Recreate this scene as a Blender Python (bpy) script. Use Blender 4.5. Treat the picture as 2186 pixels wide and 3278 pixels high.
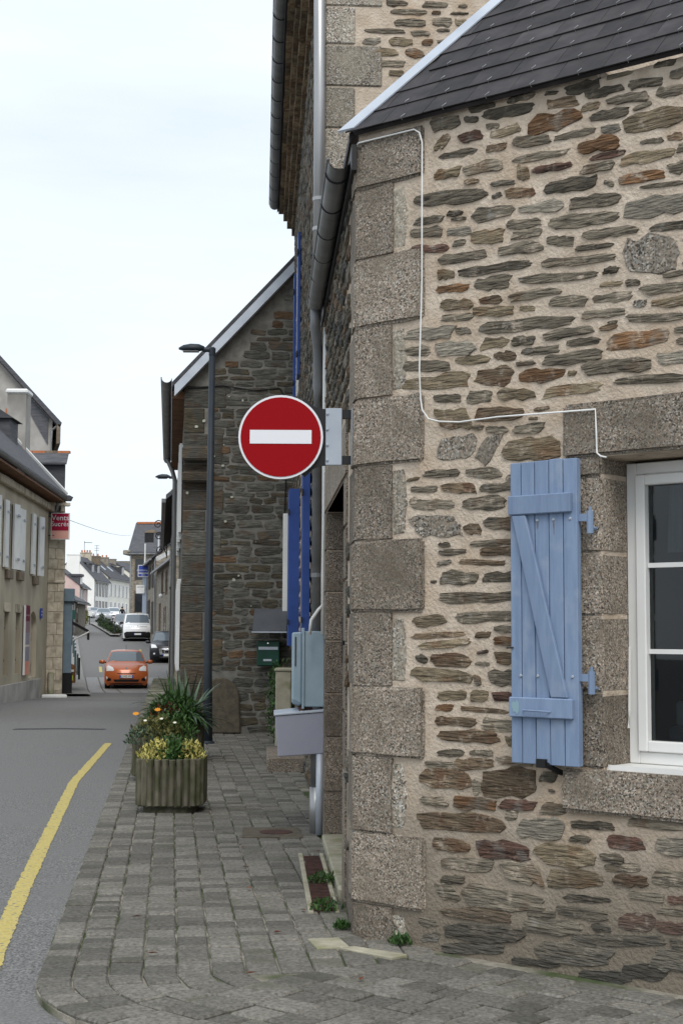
import bpy, bmesh, math, random
from mathutils import Vector, Matrix
for _o in list(bpy.data.objects):
    bpy.data.objects.remove(_o)
random.seed(7)
SC = bpy.context.scene
COL = SC.collection
rad = math.radians

# ------------------------------------------------------------------ camera
cam_d = bpy.data.cameras.new('camera')
cam = bpy.data.objects.new('camera', cam_d)
COL.objects.link(cam)
cam_d.sensor_fit = 'VERTICAL'
cam_d.sensor_height = 24.0
cam_d.lens = 33.685
cam_d.clip_start = 0.1
cam_d.clip_end = 3000
cam.location = (0, 0, 1.55)
cam.rotation_euler = (Matrix.Rotation(rad(90 + 4.873), 4, 'X') @ Matrix.Rotation(rad(0.28), 4, 'Z')).to_euler()
SC.camera = cam

# ------------------------------------------------------------------ sky: Nishita under a thin white overcast
SUN_EL, SUN_AZ = 50, 172          # sun veiled behind the camera, to its right; azimuth from +Y clockwise
w = bpy.data.worlds.new('World')
SC.world = w
w.use_nodes = True
nt = w.node_tree
for n in list(nt.nodes):
    nt.nodes.remove(n)
N = nt.nodes.new
sky = N('ShaderNodeTexSky')
sky.sky_type = 'NISHITA'
sky.sun_disc = False
sky.sun_elevation = rad(SUN_EL)
sky.sun_rotation = rad(SUN_AZ)
sky.dust_density = 2.0
tc = N('ShaderNodeTexCoord')
mp = N('ShaderNodeMapping')
mp.inputs['Scale'].default_value = (1.0, 1.0, 5.0)
ns_ = N('ShaderNodeTexNoise')
ns_.inputs['Scale'].default_value = 2.2
ns_.inputs['Detail'].default_value = 7
ns_.inputs['Roughness'].default_value = 0.55
rp = N('ShaderNodeValToRGB')
rp.color_ramp.elements[0].position = 0.30
rp.color_ramp.elements[0].color = (0.78, 0.78, 0.78, 1)
rp.color_ramp.elements[1].position = 0.62
rp.color_ramp.elements[1].color = (0.98, 0.98, 0.98, 1)
mx = N('ShaderNodeMix')
mx.data_type = 'RGBA'
mx.inputs['B'].default_value = (7.55, 8.25, 8.95, 1)
bg = N('ShaderNodeBackground')
bg.inputs['Strength'].default_value = 0.10
wo = N('ShaderNodeOutputWorld')
lk = nt.links.new
lk(tc.outputs['Generated'], mp.inputs['Vector'])
lk(mp.outputs['Vector'], ns_.inputs['Vector'])
lk(ns_.outputs['Fac'], rp.inputs['Fac'])
lk(rp.outputs['Color'], mx.inputs['Factor'])
lk(sky.outputs['Color'], mx.inputs['A'])
lk(mx.outputs['Result'], bg.inputs['Color'])
lk(bg.outputs['Background'], wo.inputs['Surface'])

sun_d = bpy.data.lights.new('sun', 'SUN')
sun_d.energy = 1.5
sun_d.angle = rad(30)
sun_d.color = (1.0, 0.96, 0.9)
sun = bpy.data.objects.new('sun', sun_d)
COL.objects.link(sun)
_az, _el = rad(SUN_AZ), rad(SUN_EL)
_sd = Vector((math.sin(_az) * math.cos(_el), math.cos(_az) * math.cos(_el), math.sin(_el)))
sun.rotation_euler = (-_sd).to_track_quat('-Z', 'Y').to_euler()
sun.location = (-20, -20, 60)

vs = SC.view_settings
vs.view_transform = 'Standard'
vs.look = 'None'
vs.exposure = 0.4
vs.gamma = 1.0
vs.use_curve_mapping = False

# ------------------------------------------------------------------ helpers: materials
MATS = {}


def lin(c):
    return (c[0], c[1], c[2], 1.0)


def mat(name, c1, c2=None, scale=8.0, stretch=(1, 1, 1), rough=0.85, bump=0.0, bscale=None, detail=5.0, lo=0.35,
        hi=0.65, rnd=0.0, c3=None, s3=3.0, t3=(0.55, 0.7), metal=0.0, spec=0.3, coat=0.0, pal=None, damp=None, smear=None,
        bdist=0.01):
    """colour noise c1..c2, an optional larger blotch colour c3, random value per piece, bump from noise."""
    if name in MATS:
        return MATS[name]
    m = bpy.data.materials.new(name)
    m.use_nodes = True
    t = m.node_tree
    b = t.nodes['Principled BSDF']
    b.inputs['Roughness'].default_value = rough
    b.inputs['Metallic'].default_value = metal
    b.inputs['Specular IOR Level'].default_value = spec
    b.inputs['Coat Weight'].default_value = coat
    MATS[name] = m
    if c2 is None and bump == 0 and rnd == 0 and pal is None:
        b.inputs['Base Color'].default_value = lin(c1)
        return m
    n = t.nodes.new
    l = t.links.new
    tcn = n('ShaderNodeTexCoord')
    oi = n('ShaderNodeObjectInfo')
    ge = n('ShaderNodeNewGeometry')
    rr = n('ShaderNodeMath')
    rr.operation = 'ADD'
    l(oi.outputs['Random'], rr.inputs[0])
    l(ge.outputs['Random Per Island'], rr.inputs[1])
    fr = n('ShaderNodeMath')
    fr.operation = 'FRACT'
    l(rr.outputs[0], fr.inputs[0])
    sh = n('ShaderNodeMath')
    sh.operation = 'MULTIPLY'
    sh.inputs[1].default_value = 37.0 if (rnd or pal) else 0.0
    l(fr.outputs[0], sh.inputs[0])
    cb = n('ShaderNodeCombineXYZ')
    l(sh.outputs[0], cb.inputs[0])
    l(sh.outputs[0], cb.inputs[2])
    ad = n('ShaderNodeVectorMath')
    ad.operation = 'ADD'
    l(tcn.outputs['Object'], ad.inputs[0])
    l(cb.outputs[0], ad.inputs[1])
    mpn = n('ShaderNodeMapping')
    mpn.inputs['Scale'].default_value = stretch
    l(ad.outputs[0], mpn.inputs['Vector'])
    no = n('ShaderNodeTexNoise')
    no.inputs['Scale'].default_value = scale
    no.inputs['Detail'].default_value = detail
    no.inputs['Roughness'].default_value = 0.6
    l(mpn.outputs[0], no.inputs['Vector'])
    ra = n('ShaderNodeValToRGB')
    ra.color_ramp.elements[0].position = lo
    ra.color_ramp.elements[1].position = hi
    ra.color_ramp.elements[0].color = lin(c1)
    ra.color_ramp.elements[1].color = lin(c2 or c1)
    l(no.outputs['Fac'], ra.inputs['Fac'])
    col = ra.outputs['Color']
    if pal:                       # a palette picked per piece, multiplied with the noise
        pr = n('ShaderNodeValToRGB')
        pr.color_ramp.interpolation = 'CONSTANT'
        els = pr.color_ramp.elements
        for i, pc in enumerate(pal):
            el = els[i] if i < 2 else els.new(i / len(pal))
            el.position = i / len(pal)
            el.color = lin(pc)
        l(fr.outputs[0], pr.inputs['Fac'])
        mu = n('ShaderNodeMix')
        mu.data_type = 'RGBA'
        mu.blend_type = 'MULTIPLY'
        mu.inputs['Factor'].default_value = 1.0
        l(col, mu.inputs['A'])
        l(pr.outputs['Color'], mu.inputs['B'])
        col = mu.outputs['Result']
    if c3 is not None:
        n3 = n('ShaderNodeTexNoise')
        n3.inputs['Scale'].default_value = s3
        n3.inputs['Detail'].default_value = 4
        l(ad.outputs[0], n3.inputs['Vector'])
        r3 = n('ShaderNodeValToRGB')
        r3.color_ramp.elements[0].position = t3[0]
        r3.color_ramp.elements[1].position = t3[1]
        l(n3.outputs['Fac'], r3.inputs['Fac'])
        m3 = n('ShaderNodeMix')
        m3.data_type = 'RGBA'
        m3.inputs['B'].default_value = lin(c3)
        l(r3.outputs['Color'], m3.inputs['Factor'])
        l(col, m3.inputs['A'])
        col = m3.outputs['Result']
    if smear:                     # mortar left on the face
        sn = n('ShaderNodeTexNoise')
        sn.inputs['Scale'].default_value = smear[1]
        sn.inputs['Detail'].default_value = 8
        sn.inputs['Roughness'].default_value = 0.7
        l(ad.outputs[0], sn.inputs['Vector'])
        sr = n('ShaderNodeValToRGB')
        sr.color_ramp.elements[0].position = smear[2]
        sr.color_ramp.elements[1].position = smear[3]
        l(sn.outputs['Fac'], sr.inputs['Fac'])
        sm = n('ShaderNodeMix')
        sm.data_type = 'RGBA'
        sm.inputs['B'].default_value = lin(smear[0])
        l(sr.outputs['Color'], sm.inputs['Factor'])
        l(col, sm.inputs['A'])
        col = sm.outputs['Result']
    if damp:                      # grimy cement band rising from the foot of the wall, ragged edge
        sx = n('ShaderNodeSeparateXYZ')
        l(tcn.outputs['Object'], sx.inputs[0])
        dn = n('ShaderNodeTexNoise')
        dn.inputs['Scale'].default_value = 1.6
        dn.inputs['Detail'].default_value = 5
        l(tcn.outputs['Object'], dn.inputs['Vector'])
        dm_ = n('ShaderNodeMath')
        dm_.operation = 'MULTIPLY_ADD'
        dm_.inputs[1].default_value = 1.1
        l(dn.outputs['Fac'], dm_.inputs[0])
        l(sx.outputs['Z'], dm_.inputs[2])
        dr = n('ShaderNodeMapRange')
        dr.inputs['From Min'].default_value = damp[0]
        dr.inputs['From Max'].default_value = damp[1]
        dr.inputs['To Min'].default_value = 1.0
        dr.inputs['To Max'].default_value = 0.0
        l(dm_.outputs[0], dr.inputs['Value'])
        md = n('ShaderNodeMix')
        md.data_type = 'RGBA'
        md.inputs['B'].default_value = lin(damp[2])
        l(dr.outputs[0], md.inputs['Factor'])
        l(col, md.inputs['A'])
        col = md.outputs['Result']
    if rnd:
        mr = n('ShaderNodeMapRange')
        mr.inputs['To Min'].default_value = 1 - rnd
        mr.inputs['To Max'].default_value = 1 + rnd
        l(fr.outputs[0], mr.inputs['Value'])
        hs = n('ShaderNodeHueSaturation')
        l(mr.outputs[0], hs.inputs['Value'])
        l(col, hs.inputs['Color'])
        col = hs.outputs['Color']
    l(col, b.inputs['Base Color'])
    if bump:
        bn = n('ShaderNodeTexNoise')
        bn.inputs['Scale'].default_value = bscale or scale
        bn.inputs['Detail'].default_value = 6
        l(mpn.outputs[0], bn.inputs['Vector'])
        bp = n('ShaderNodeBump')
        bp.inputs['Strength'].default_value = bump
        bp.inputs['Distance'].default_value = bdist
        l(bn.outputs['Fac'], bp.inputs['Height'])
        l(bp.outputs['Normal'], b.inputs['Normal'])
    return m


def granite(name, tint=(1, 1, 1), scale=150.0, stain=(0.15, 0.125, 0.095)):
    """salt and pepper crystals with warm stains"""
    m = bpy.data.materials.new(name)
    m.use_nodes = True
    t = m.node_tree
    b = t.nodes['Principled BSDF']
    b.inputs['Roughness'].default_value = 0.9
    b.inputs['Specular IOR Level'].default_value = 0.2
    n, l = t.nodes.new, t.links.new
    tcn, oi = n('ShaderNodeTexCoord'), n('ShaderNodeObjectInfo')
    sc = n('ShaderNodeVectorMath')
    sc.operation = 'SCALE'
    sc.inputs[0].default_value = (31, 17, 23)
    l(oi.outputs['Random'], sc.inputs['Scale'])
    ad = n('ShaderNodeVectorMath')
    ad.operation = 'ADD'
    l(tcn.outputs['Object'], ad.inputs[0])
    l(sc.outputs[0], ad.inputs[1])
    vo = n('ShaderNodeTexVoronoi')
    vo.inputs['Scale'].default_value = scale
    l(ad.outputs[0], vo.inputs['Vector'])
    sp = n('ShaderNodeSeparateColor')
    l(vo.outputs['Color'], sp.inputs['Color'])
    ra = n('ShaderNodeValToRGB')
    ra.color_ramp.interpolation = 'CONSTANT'
    stops = [(0, (0.06, 0.054, 0.048)), (0.17, (0.16, 0.145, 0.125)), (0.48, (0.27, 0.225, 0.185)),
             (0.68, (0.25, 0.245, 0.23)), (0.91, (0.43, 0.405, 0.37))]
    for i, (p, c) in enumerate(stops):
        el = ra.color_ramp.elements[i] if i < 2 else ra.color_ramp.elements.new(p)
        el.position = p
        el.color = (c[0] * tint[0], c[1] * tint[1], c[2] * tint[2], 1)
    l(sp.outputs[0], ra.inputs['Fac'])
    n3 = n('ShaderNodeTexNoise')
    n3.inputs['Scale'].default_value = 3.4
    n3.inputs['Detail'].default_value = 6
    l(ad.outputs[0], n3.inputs['Vector'])
    r3 = n('ShaderNodeMapRange')
    r3.inputs['From Min'].default_value = 0.42
    r3.inputs['From Max'].default_value = 0.75
    r3.inputs['To Max'].default_value = 0.85
    l(n3.outputs['Fac'], r3.inputs['Value'])
    m3 = n('ShaderNodeMix')
    m3.data_type = 'RGBA'
    m3.inputs['B'].default_value = lin(stain)
    l(r3.outputs[0], m3.inputs['Factor'])
    l(ra.outputs['Color'], m3.inputs['A'])
    mr = n('ShaderNodeMapRange')
    mr.inputs['To Min'].default_value = 0.78
    mr.inputs['To Max'].default_value = 1.2
    l(oi.outputs['Random'], mr.inputs['Value'])
    hs = n('ShaderNodeHueSaturation')
    l(mr.outputs[0], hs.inputs['Value'])
    l(m3.outputs['Result'], hs.inputs['Color'])
    l(hs.outputs['Color'], b.inputs['Base Color'])
    bp = n('ShaderNodeBump')
    bp.inputs['Strength'].default_value = 0.55
    bp.inputs['Distance'].default_value = 0.006
    n4 = n('ShaderNodeTexNoise')
    n4.inputs['Scale'].default_value = 60
    n4.inputs['Detail'].default_value = 5
    l(ad.outputs[0], n4.inputs['Vector'])
    l(n4.outputs['Fac'], bp.inputs['Height'])
    l(bp.outputs['Normal'], b.inputs['Normal'])
    MATS[name] = m
    return m


def glass(name, tint=(0.02, 0.024, 0.028), rough=0.04):
    """dark reflecting window glass"""
    m = bpy.data.materials.new(name)
    m.use_nodes = True
    b = m.node_tree.nodes['Principled BSDF']
    b.inputs['Base Color'].default_value = lin(tint)
    b.inputs['Roughness'].default_value = rough
    b.inputs['Specular IOR Level'].default_value = 0.6
    MATS[name] = m
    return m


def clear_glass(name):
    m = bpy.data.materials.new(name)
    m.use_nodes = True
    t = m.node_tree
    for q in list(t.nodes):
        if q.type == 'BSDF_PRINCIPLED':
            t.nodes.remove(q)
    o = [q for q in t.nodes if q.type == 'OUTPUT_MATERIAL'][0]
    tr, gl, mxs, fn = (t.nodes.new(k) for k in ('ShaderNodeBsdfTransparent', 'ShaderNodeBsdfGlossy',
                                               'ShaderNodeMixShader', 'ShaderNodeFresnel'))
    tr.inputs['Color'].default_value = (0.62, 0.67, 0.68, 1)
    gl.inputs['Roughness'].default_value = 0.02
    fn.inputs['IOR'].default_value = 1.5
    t.links.new(fn.outputs[0], mxs.inputs[0])
    t.links.new(tr.outputs[0], mxs.inputs[1])
    t.links.new(gl.outputs[0], mxs.inputs[2])
    t.links.new(mxs.outputs[0], o.inputs['Surface'])
    MATS[name] = m
    return m


# schist layers lie flat: the noise is stretched along the wall
LAY = (1, 1, 7)
SM = dict(smear=((0.43, 0.36, 0.285), 13, 0.55, 0.72), damp=(0.45, 1.1, (0.1, 0.094, 0.08)))
STONE = {
    'd': mat('schist_dark', (0.040, 0.035, 0.026), (0.230, 0.196, 0.146), 9, LAY, bump=1.0, bscale=12, rnd=0.4, lo=0.3, hi=0.72, bdist=0.03,
             c3=(0.2, 0.185, 0.16), s3=16, t3=(0.58, 0.72), **SM),
    'g': mat('schist_grey', (0.069, 0.061, 0.047), (0.314, 0.267, 0.201), 8, LAY, bump=1.0, bscale=12, rnd=0.35, lo=0.3, hi=0.72, bdist=0.03,
             c3=(0.14, 0.1, 0.066), s3=7, t3=(0.55, 0.7), **SM),
    'b': mat('schist_brown', (0.054, 0.040, 0.026), (0.252, 0.184, 0.119), 8, LAY, bump=1.0, bscale=12, rnd=0.3, lo=0.3, hi=0.7, bdist=0.03,
             c3=(0.125, 0.075, 0.045), s3=9, t3=(0.5, 0.64), **SM),
    'r': mat('schist_rust', (0.067, 0.037, 0.019), (0.280, 0.153, 0.075), 7, LAY, bump=0.9, bscale=12, rnd=0.3, lo=0.3, hi=0.72, bdist=0.03,
             c3=(0.2, 0.175, 0.14), s3=9, t3=(0.52, 0.7), **SM),
    'm': mat('schist_maroon', (0.050, 0.028, 0.021), (0.179, 0.102, 0.075), 7, LAY, bump=0.9, bscale=12, rnd=0.3, bdist=0.03,
             c3=(0.19, 0.165, 0.145), s3=11, t3=(0.52, 0.7), **SM),
    'o': mat('schist_olive', (0.084, 0.068, 0.044), (0.314, 0.250, 0.165), 8, LAY, bump=1.0, bscale=12, rnd=0.3, lo=0.3, hi=0.7, bdist=0.03,
             c3=(0.18, 0.115, 0.065), s3=7, t3=(0.52, 0.66), **SM),
    'p': mat('schist_pale', (0.112, 0.102, 0.084), (0.325, 0.291, 0.233), 8, LAY, bump=1.0, bscale=12, rnd=0.25, lo=0.3, hi=0.7, bdist=0.03, **SM),
    'l': granite('granite_rubble', (1.0, 0.97, 0.92), 110, (0.22, 0.19, 0.15)),
}
mat('mortar', (0.45, 0.37, 0.288), (0.6, 0.51, 0.412), 9, bump=0.9, bscale=55, rough=0.95, spec=0.1, detail=8,
    c3=(0.46, 0.35, 0.25), s3=3.2, t3=(0.5, 0.75), bdist=0.012, damp=(0.85, 1.5, (0.2, 0.17, 0.133)))
mat('mortar_grey', (0.13, 0.125, 0.112), (0.22, 0.21, 0.185), 6, bump=0.5, bscale=50, rough=0.95, spec=0.1)
granite('granite_block', (1.12, 1.05, 0.97))
granite('granite_pale', (1.3, 1.28, 1.22), 120, (0.36, 0.32, 0.25))
mat('zinc_dark', (0.17, 0.175, 0.18), (0.26, 0.265, 0.27), 3, rough=0.5, metal=0.35, bump=0.05)
mat('zinc_light', (0.42, 0.46, 0.52), (0.52, 0.56, 0.62), 3, rough=0.5, metal=0.25)
mat('zinc_pipe', (0.30, 0.305, 0.31), (0.40, 0.40, 0.40), 4, rough=0.38, metal=0.6, stretch=(1, 1, .2))
mat('slate', (0.020, 0.018, 0.020), (0.052, 0.046, 0.048), 5, stretch=(1, 1, 1), rough=0.62, bump=0.35, bscale=14, rnd=0.35, spec=0.25, bdist=0.008)
mat('slate_far', (0.055, 0.058, 0.066), (0.10, 0.10, 0.108), 2.5, rough=0.7, rnd=0.25, bump=0.2, stretch=(1, 1, 8))
mat('hook_steel', (0.42, 0.42, 0.42), rough=0.3, metal=0.8)
mat('paint_blue', (0.165, 0.228, 0.345), (0.21, 0.28, 0.405), 4, rough=0.65, stretch=(9, 9, .8), bump=0.3, bscale=14, rnd=0.07, c3=(0.26, 0.32, 0.41), s3=6, t3=(0.55, 0.75), bdist=0.004)
mat('paint_deep_blue', (0.022, 0.058, 0.22), (0.032, 0.075, 0.28), 3, rough=0.5)
mat('white_plastic', (0.72, 0.72, 0.70), (0.78, 0.78, 0.76), 3, rough=0.45)
mat('white_paint', (0.70, 0.70, 0.68), (0.8, 0.8, 0.78), 2, rough=0.6)
mat('black_metal', (0.012, 0.012, 0.013), rough=0.5)
mat('iron_dark', (0.02, 0.022, 0.025), (0.035, 0.035, 0.04), 8, rough=0.6)
mat('lamp_paint', (0.022, 0.030, 0.040), (0.033, 0.042, 0.052), 3, rough=0.5)
mat('sign_red', (0.27, 0.001, 0.004), rough=0.6, spec=0.12)
mat('sign_white', (0.72, 0.73, 0.76), rough=0.45)
mat('sign_grey', (0.33, 0.37, 0.42), (0.38, 0.42, 0.47), 6, rough=0.55)
mat('cabinet_paint', (0.28, 0.37, 0.43), (0.34, 0.43, 0.49), 4, rough=0.6, c3=(0.2, 0.24, 0.24), s3=2.5, t3=(0.6, 0.8))
mat('box_paint', (0.30, 0.31, 0.37), (0.33, 0.34, 0.40), 3, rough=0.5)
mat('mailbox_green', (0.008, 0.045, 0.03), (0.012, 0.06, 0.04), 3, rough=0.4)
mat('canopy_grey', (0.085, 0.09, 0.1), (0.11, 0.115, 0.125), 3, rough=0.5)
mat('concrete_pale', (0.30, 0.28, 0.21), (0.42, 0.39, 0.3), 6, rough=0.95, c3=(0.16, 0.17, 0.07), s3=4, t3=(0.5, 0.7), bump=0.3, bscale=30)
mat('planter_concrete', (0.07, 0.066, 0.045), (0.145, 0.132, 0.1), 9, rough=0.95, c3=(0.055, 0.06, 0.028), s3=5, t3=(0.42, 0.62), bump=0.5, bscale=40, rnd=0.2, stretch=(1, 1, .4))
mat('soil', (0.02, 0.015, 0.01), (0.05, 0.035, 0.025), 20, rough=1)
mat('paver', (0.092, 0.086, 0.074), (0.195, 0.184, 0.16), 50, rough=0.85, rnd=0.34, bump=0.4, bscale=45, detail=7,
    c3=(0.08, 0.082, 0.056), s3=2.6, t3=(0.55, 0.8), bdist=0.01)
mat('joint_sand', (0.16, 0.145, 0.115), (0.34, 0.31, 0.26), 9, rough=1, c3=(0.05, 0.07, 0.025), s3=2.2, t3=(0.42, 0.6), bump=0.4, bscale=60)
mat('asphalt', (0.08, 0.079, 0.078), (0.265, 0.261, 0.256), 75, rough=0.9, bump=0.8, bscale=70, detail=4, lo=0.38, hi=0.64,
    c3=(0.17, 0.167, 0.163), s3=0.9, t3=(0.45, 0.75), bdist=0.008)
mat('line_yellow', (0.42, 0.34, 0.1), (0.6, 0.5, 0.19), 30, rough=0.85, c3=(0.2, 0.185, 0.14), s3=30, t3=(0.55, 0.68))
mat('render_beige', (0.38, 0.335, 0.255), (0.5, 0.445, 0.345), 1.2, stretch=(1, 1, .5), rough=0.95, c3=(0.28, 0.245, 0.185), s3=0.5, t3=(0.5, 0.75), bump=0.2, bscale=20)
mat('ashlar', (0.42, 0.365, 0.28), (0.55, 0.49, 0.385), 7, rough=0.92, rnd=0.16, bump=0.3, bscale=30, c3=(0.24, 0.2, 0.15), s3=3, t3=(0.5, 0.7))
mat('render_grey', (0.30, 0.285, 0.26), (0.42, 0.40, 0.37), 1.5, rough=0.95, c3=(0.22, 0.21, 0.19), s3=1.1, t3=(0.5, 0.75))
mat('render_white', (0.8, 0.79, 0.75), (0.86, 0.85, 0.82), 1.0, rough=0.9)
mat('render_cream', (0.78, 0.76, 0.67), (0.84, 0.82, 0.75), 1.0, rough=0.9)
mat('render_pink', (0.56, 0.41, 0.37), (0.64, 0.48, 0.44), 1.0, rough=0.9)
mat('far_stone', (0.16, 0.142, 0.115), (0.36, 0.32, 0.26), 3.2, rough=0.95, stretch=(1, 1, 2.4), bump=0.5, bscale=6, detail=7, bdist=0.03)
mat('brick_brown', (0.14, 0.11, 0.08), (0.24, 0.19, 0.14), 6, rough=0.95)
mat('terracotta', (0.42, 0.14, 0.06), (0.5, 0.2, 0.09), 6, rough=0.9)
mat('shop_blue', (0.15, 0.21, 0.26), (0.2, 0.26, 0.31), 3, rough=0.6)
mat('wood_brown', (0.12, 0.055, 0.025), (0.2, 0.1, 0.05), 5, rough=0.8)
mat('rust_grate', (0.035, 0.017, 0.014), (0.085, 0.04, 0.03), 20, rough=0.85)
mat('manhole_iron', (0.07, 0.06, 0.045), (0.12, 0.1, 0.07), 14, rough=0.8)
mat('cobble', (0.16, 0.155, 0.15), (0.27, 0.265, 0.26), 5, stretch=(6, 1.2, 1), rough=0.6, bump=0.4, bscale=8)
mat('far_pave', (0.2, 0.195, 0.185), (0.28, 0.275, 0.26), 6, rough=0.85, bump=0.2)
mat('leaf_green', (0.018, 0.05, 0.012), (0.06, 0.13, 0.03), 6, rough=0.55, rnd=0.35)
mat('leaf_sage', (0.05, 0.085, 0.055), (0.12, 0.17, 0.11), 6, rough=0.5, rnd=0.4)
mat('leaf_yellow', (0.32, 0.30, 0.06), (0.62, 0.55, 0.2), 12, rough=0.55, rnd=0.3)
mat('leaf_red', (0.08, 0.022, 0.012), (0.14, 0.05, 0.02), 8, rough=0.6, rnd=0.3)
mat('leaf_olive', (0.08, 0.085, 0.025), (0.16, 0.15, 0.05), 8, rough=0.6, rnd=0.35)
mat('petal_orange', (0.7, 0.27, 0.01), rough=0.5)
mat('petal_white', (0.8, 0.78, 0.65), rough=0.5)
mat('hedge_green', (0.01, 0.025, 0.008), (0.04, 0.07, 0.018), 10, rough=0.7, rnd=0.3)
mat('ivy_green', (0.06, 0.1, 0.01), (0.2, 0.2, 0.03), 8, rough=0.6, rnd=0.35)
mat('tyre', (0.012, 0.012, 0.012), rough=0.9)
mat('under_car', (0.01, 0.01, 0.01), rough=0.95)
mat('chrome', (0.75, 0.75, 0.76), rough=0.18, metal=0.9)
mat('lamp_lens', (0.8, 0.8, 0.8), rough=0.12, spec=0.8)
mat('plate_white', (0.75, 0.75, 0.73), rough=0.4)
mat('plate_blue', (0.02, 0.06, 0.4), rough=0.4)
mat('ink', (0.015, 0.015, 0.02), rough=0.6)
mat('skin', (0.45, 0.27, 0.2), rough=0.6)
mat('cloth_dark', (0.012, 0.013, 0.018), rough=0.95)
mat('cloth_jeans', (0.02, 0.028, 0.05), rough=0.95)
glass('window_glass')
clear_glass('pane_glass')
glass('car_glass', (0.13, 0.16, 0.185), 0.05)  # base colour lightened to blue grey to stand for the reflected sky
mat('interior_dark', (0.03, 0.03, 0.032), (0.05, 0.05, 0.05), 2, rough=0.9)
mat('curtain', (0.28, 0.29, 0.3), (0.36, 0.37, 0.38), 4, rough=0.9)
mat('device_grey', (0.14, 0.16, 0.19), rough=0.6)


def carpaint(name, c, rough=0.28, coat=0.8, metal=0.15):
    return mat(name, c, rough=rough, coat=coat, metal=metal, spec=0.5)


carpaint('paint_orange', (0.5, 0.125, 0.034), rough=0.35, coat=0.5)
carpaint('paint_black', (0.012, 0.013, 0.018), rough=0.4, coat=0.25)
carpaint('paint_white', (0.78, 0.78, 0.78), metal=0.0)
carpaint('paint_dark_grey', (0.07, 0.075, 0.085))
carpaint('paint_silver', (0.4, 0.41, 0.43), metal=0.4)


# ------------------------------------------------------------------ helpers: geometry
class MB:
    def __init__(self):
        self.v, self.f = [], []

    def add(self, vs_, fs_):
        o = len(self.v)
        self.v += [tuple(p) for p in vs_]
        self.f += [tuple(i + o for i in q) for q in fs_]
        return self

    def box(self, a0, a1, b0, b1, c0, c1, fr=None):
        p = [(a, b, c) for c in (c0, c1) for (a, b) in ((a0, b0), (a1, b0), (a1, b1), (a0, b1))]
        if fr:
            p = [fr(*q) for q in p]
        return self.add(p, [(0, 3, 2, 1), (4, 5, 6, 7), (0, 1, 5, 4), (1, 2, 6, 5), (2, 3, 7, 6), (3, 0, 4, 7)])

    def hexa(self, p):
        return self.add(p, [(0, 3, 2, 1), (4, 5, 6, 7), (0, 1, 5, 4), (1, 2, 6, 5), (2, 3, 7, 6), (3, 0, 4, 7)])

    def prism(self, poly, d0, d1, fr):
        """poly in (a, c); extruded along b from d0 to d1"""
        n = len(poly)
        p = [fr(a, d0, c) for a, c in poly] + [fr(a, d1, c) for a, c in poly]
        return self.add(p, [tuple(range(n)), tuple(range(2 * n - 1, n - 1, -1))] +
                        [(i, (i + 1) % n, n + (i + 1) % n, n + i) for i in range(n)])

    def slab(self, poly, z0, z1):
        """poly in plan (x, y); extruded upward. z may be functions of (x, y)"""
        n = len(poly)
        g0 = z0 if callable(z0) else (lambda x, y: z0)
        g1 = z1 if callable(z1) else (lambda x, y: z1)
        p = [(x, y, g0(x, y)) for x, y in poly] + [(x, y, g1(x, y)) for x, y in poly]
        return self.add(p, [tuple(range(n - 1, -1, -1)), tuple(range(n, 2 * n))] +
                        [(i, (i + 1) % n, n + (i + 1) % n, n + i) for i in range(n)])

    def tube(self, path, r, n=8, cap=True, r1=None):
        path = [Vector(p) for p in path]
        k = len(path)
        vs_, fs_ = [], []
        for i, p in enumerate(path):
            d = (path[min(i + 1, k - 1)] - path[max(i - 1, 0)]).normalized()
            x = d.cross(Vector((0, 0, 1)))
            if x.length < 0.05:
                x = d.cross(Vector((1, 0, 0)))
            x.normalize()
            y = d.cross(x).normalized()
            rr = r if r1 is None else r + (r1 - r) * i / max(1, k - 1)
            for j in range(n):
                a = 2 * math.pi * j / n
                vs_.append(p + x * (rr * math.cos(a)) + y * (rr * math.sin(a)))
        for i in range(k - 1):
            for j in range(n):
                q = (j + 1) % n
                fs_.append((i * n + j, i * n + q, (i + 1) * n + q, (i + 1) * n + j))
        if cap:
            fs_ += [tuple(range(n - 1, -1, -1)), tuple((k - 1) * n + j for j in range(n))]
        return self.add(vs_, fs_)

    def lathe(self, prof, n, ctr, axis=2):
        """prof = [(radius, height)] about an axis through ctr"""
        vs_, fs_ = [], []
        for r, h in prof:
            for j in range(n):
                a = 2 * math.pi * j / n
                q = [r * math.cos(a), r * math.sin(a), h]
                if axis == 0:
                    q = [q[2], q[0], q[1]]
                elif axis == 1:
                    q = [q[0], q[2], q[1]]
                vs_.append((q[0] + ctr[0], q[1] + ctr[1], q[2] + ctr[2]))
        for i in range(len(prof) - 1):
            for j in range(n):
                k = (j + 1) % n
                fs_.append((i * n + j, i * n + k, (i + 1) * n + k, (i + 1) * n + j))
        fs_ += [tuple(range(n - 1, -1, -1)), tuple((len(prof) - 1) * n + j for j in range(n))]
        return self.add(vs_, fs_)

    def grid(self, fn, nu, nv):
        vs_ = [fn(i / nu, j / nv) for j in range(nv + 1) for i in range(nu + 1)]
        fs_ = [(j * (nu + 1) + i, j * (nu + 1) + i + 1, (j + 1) * (nu + 1) + i + 1, (j + 1) * (nu + 1) + i)
               for j in range(nv) for i in range(nu)]
        return self.add(vs_, fs_)


def root_of(o):
    while o.parent:
        o = o.parent
    return o


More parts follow.
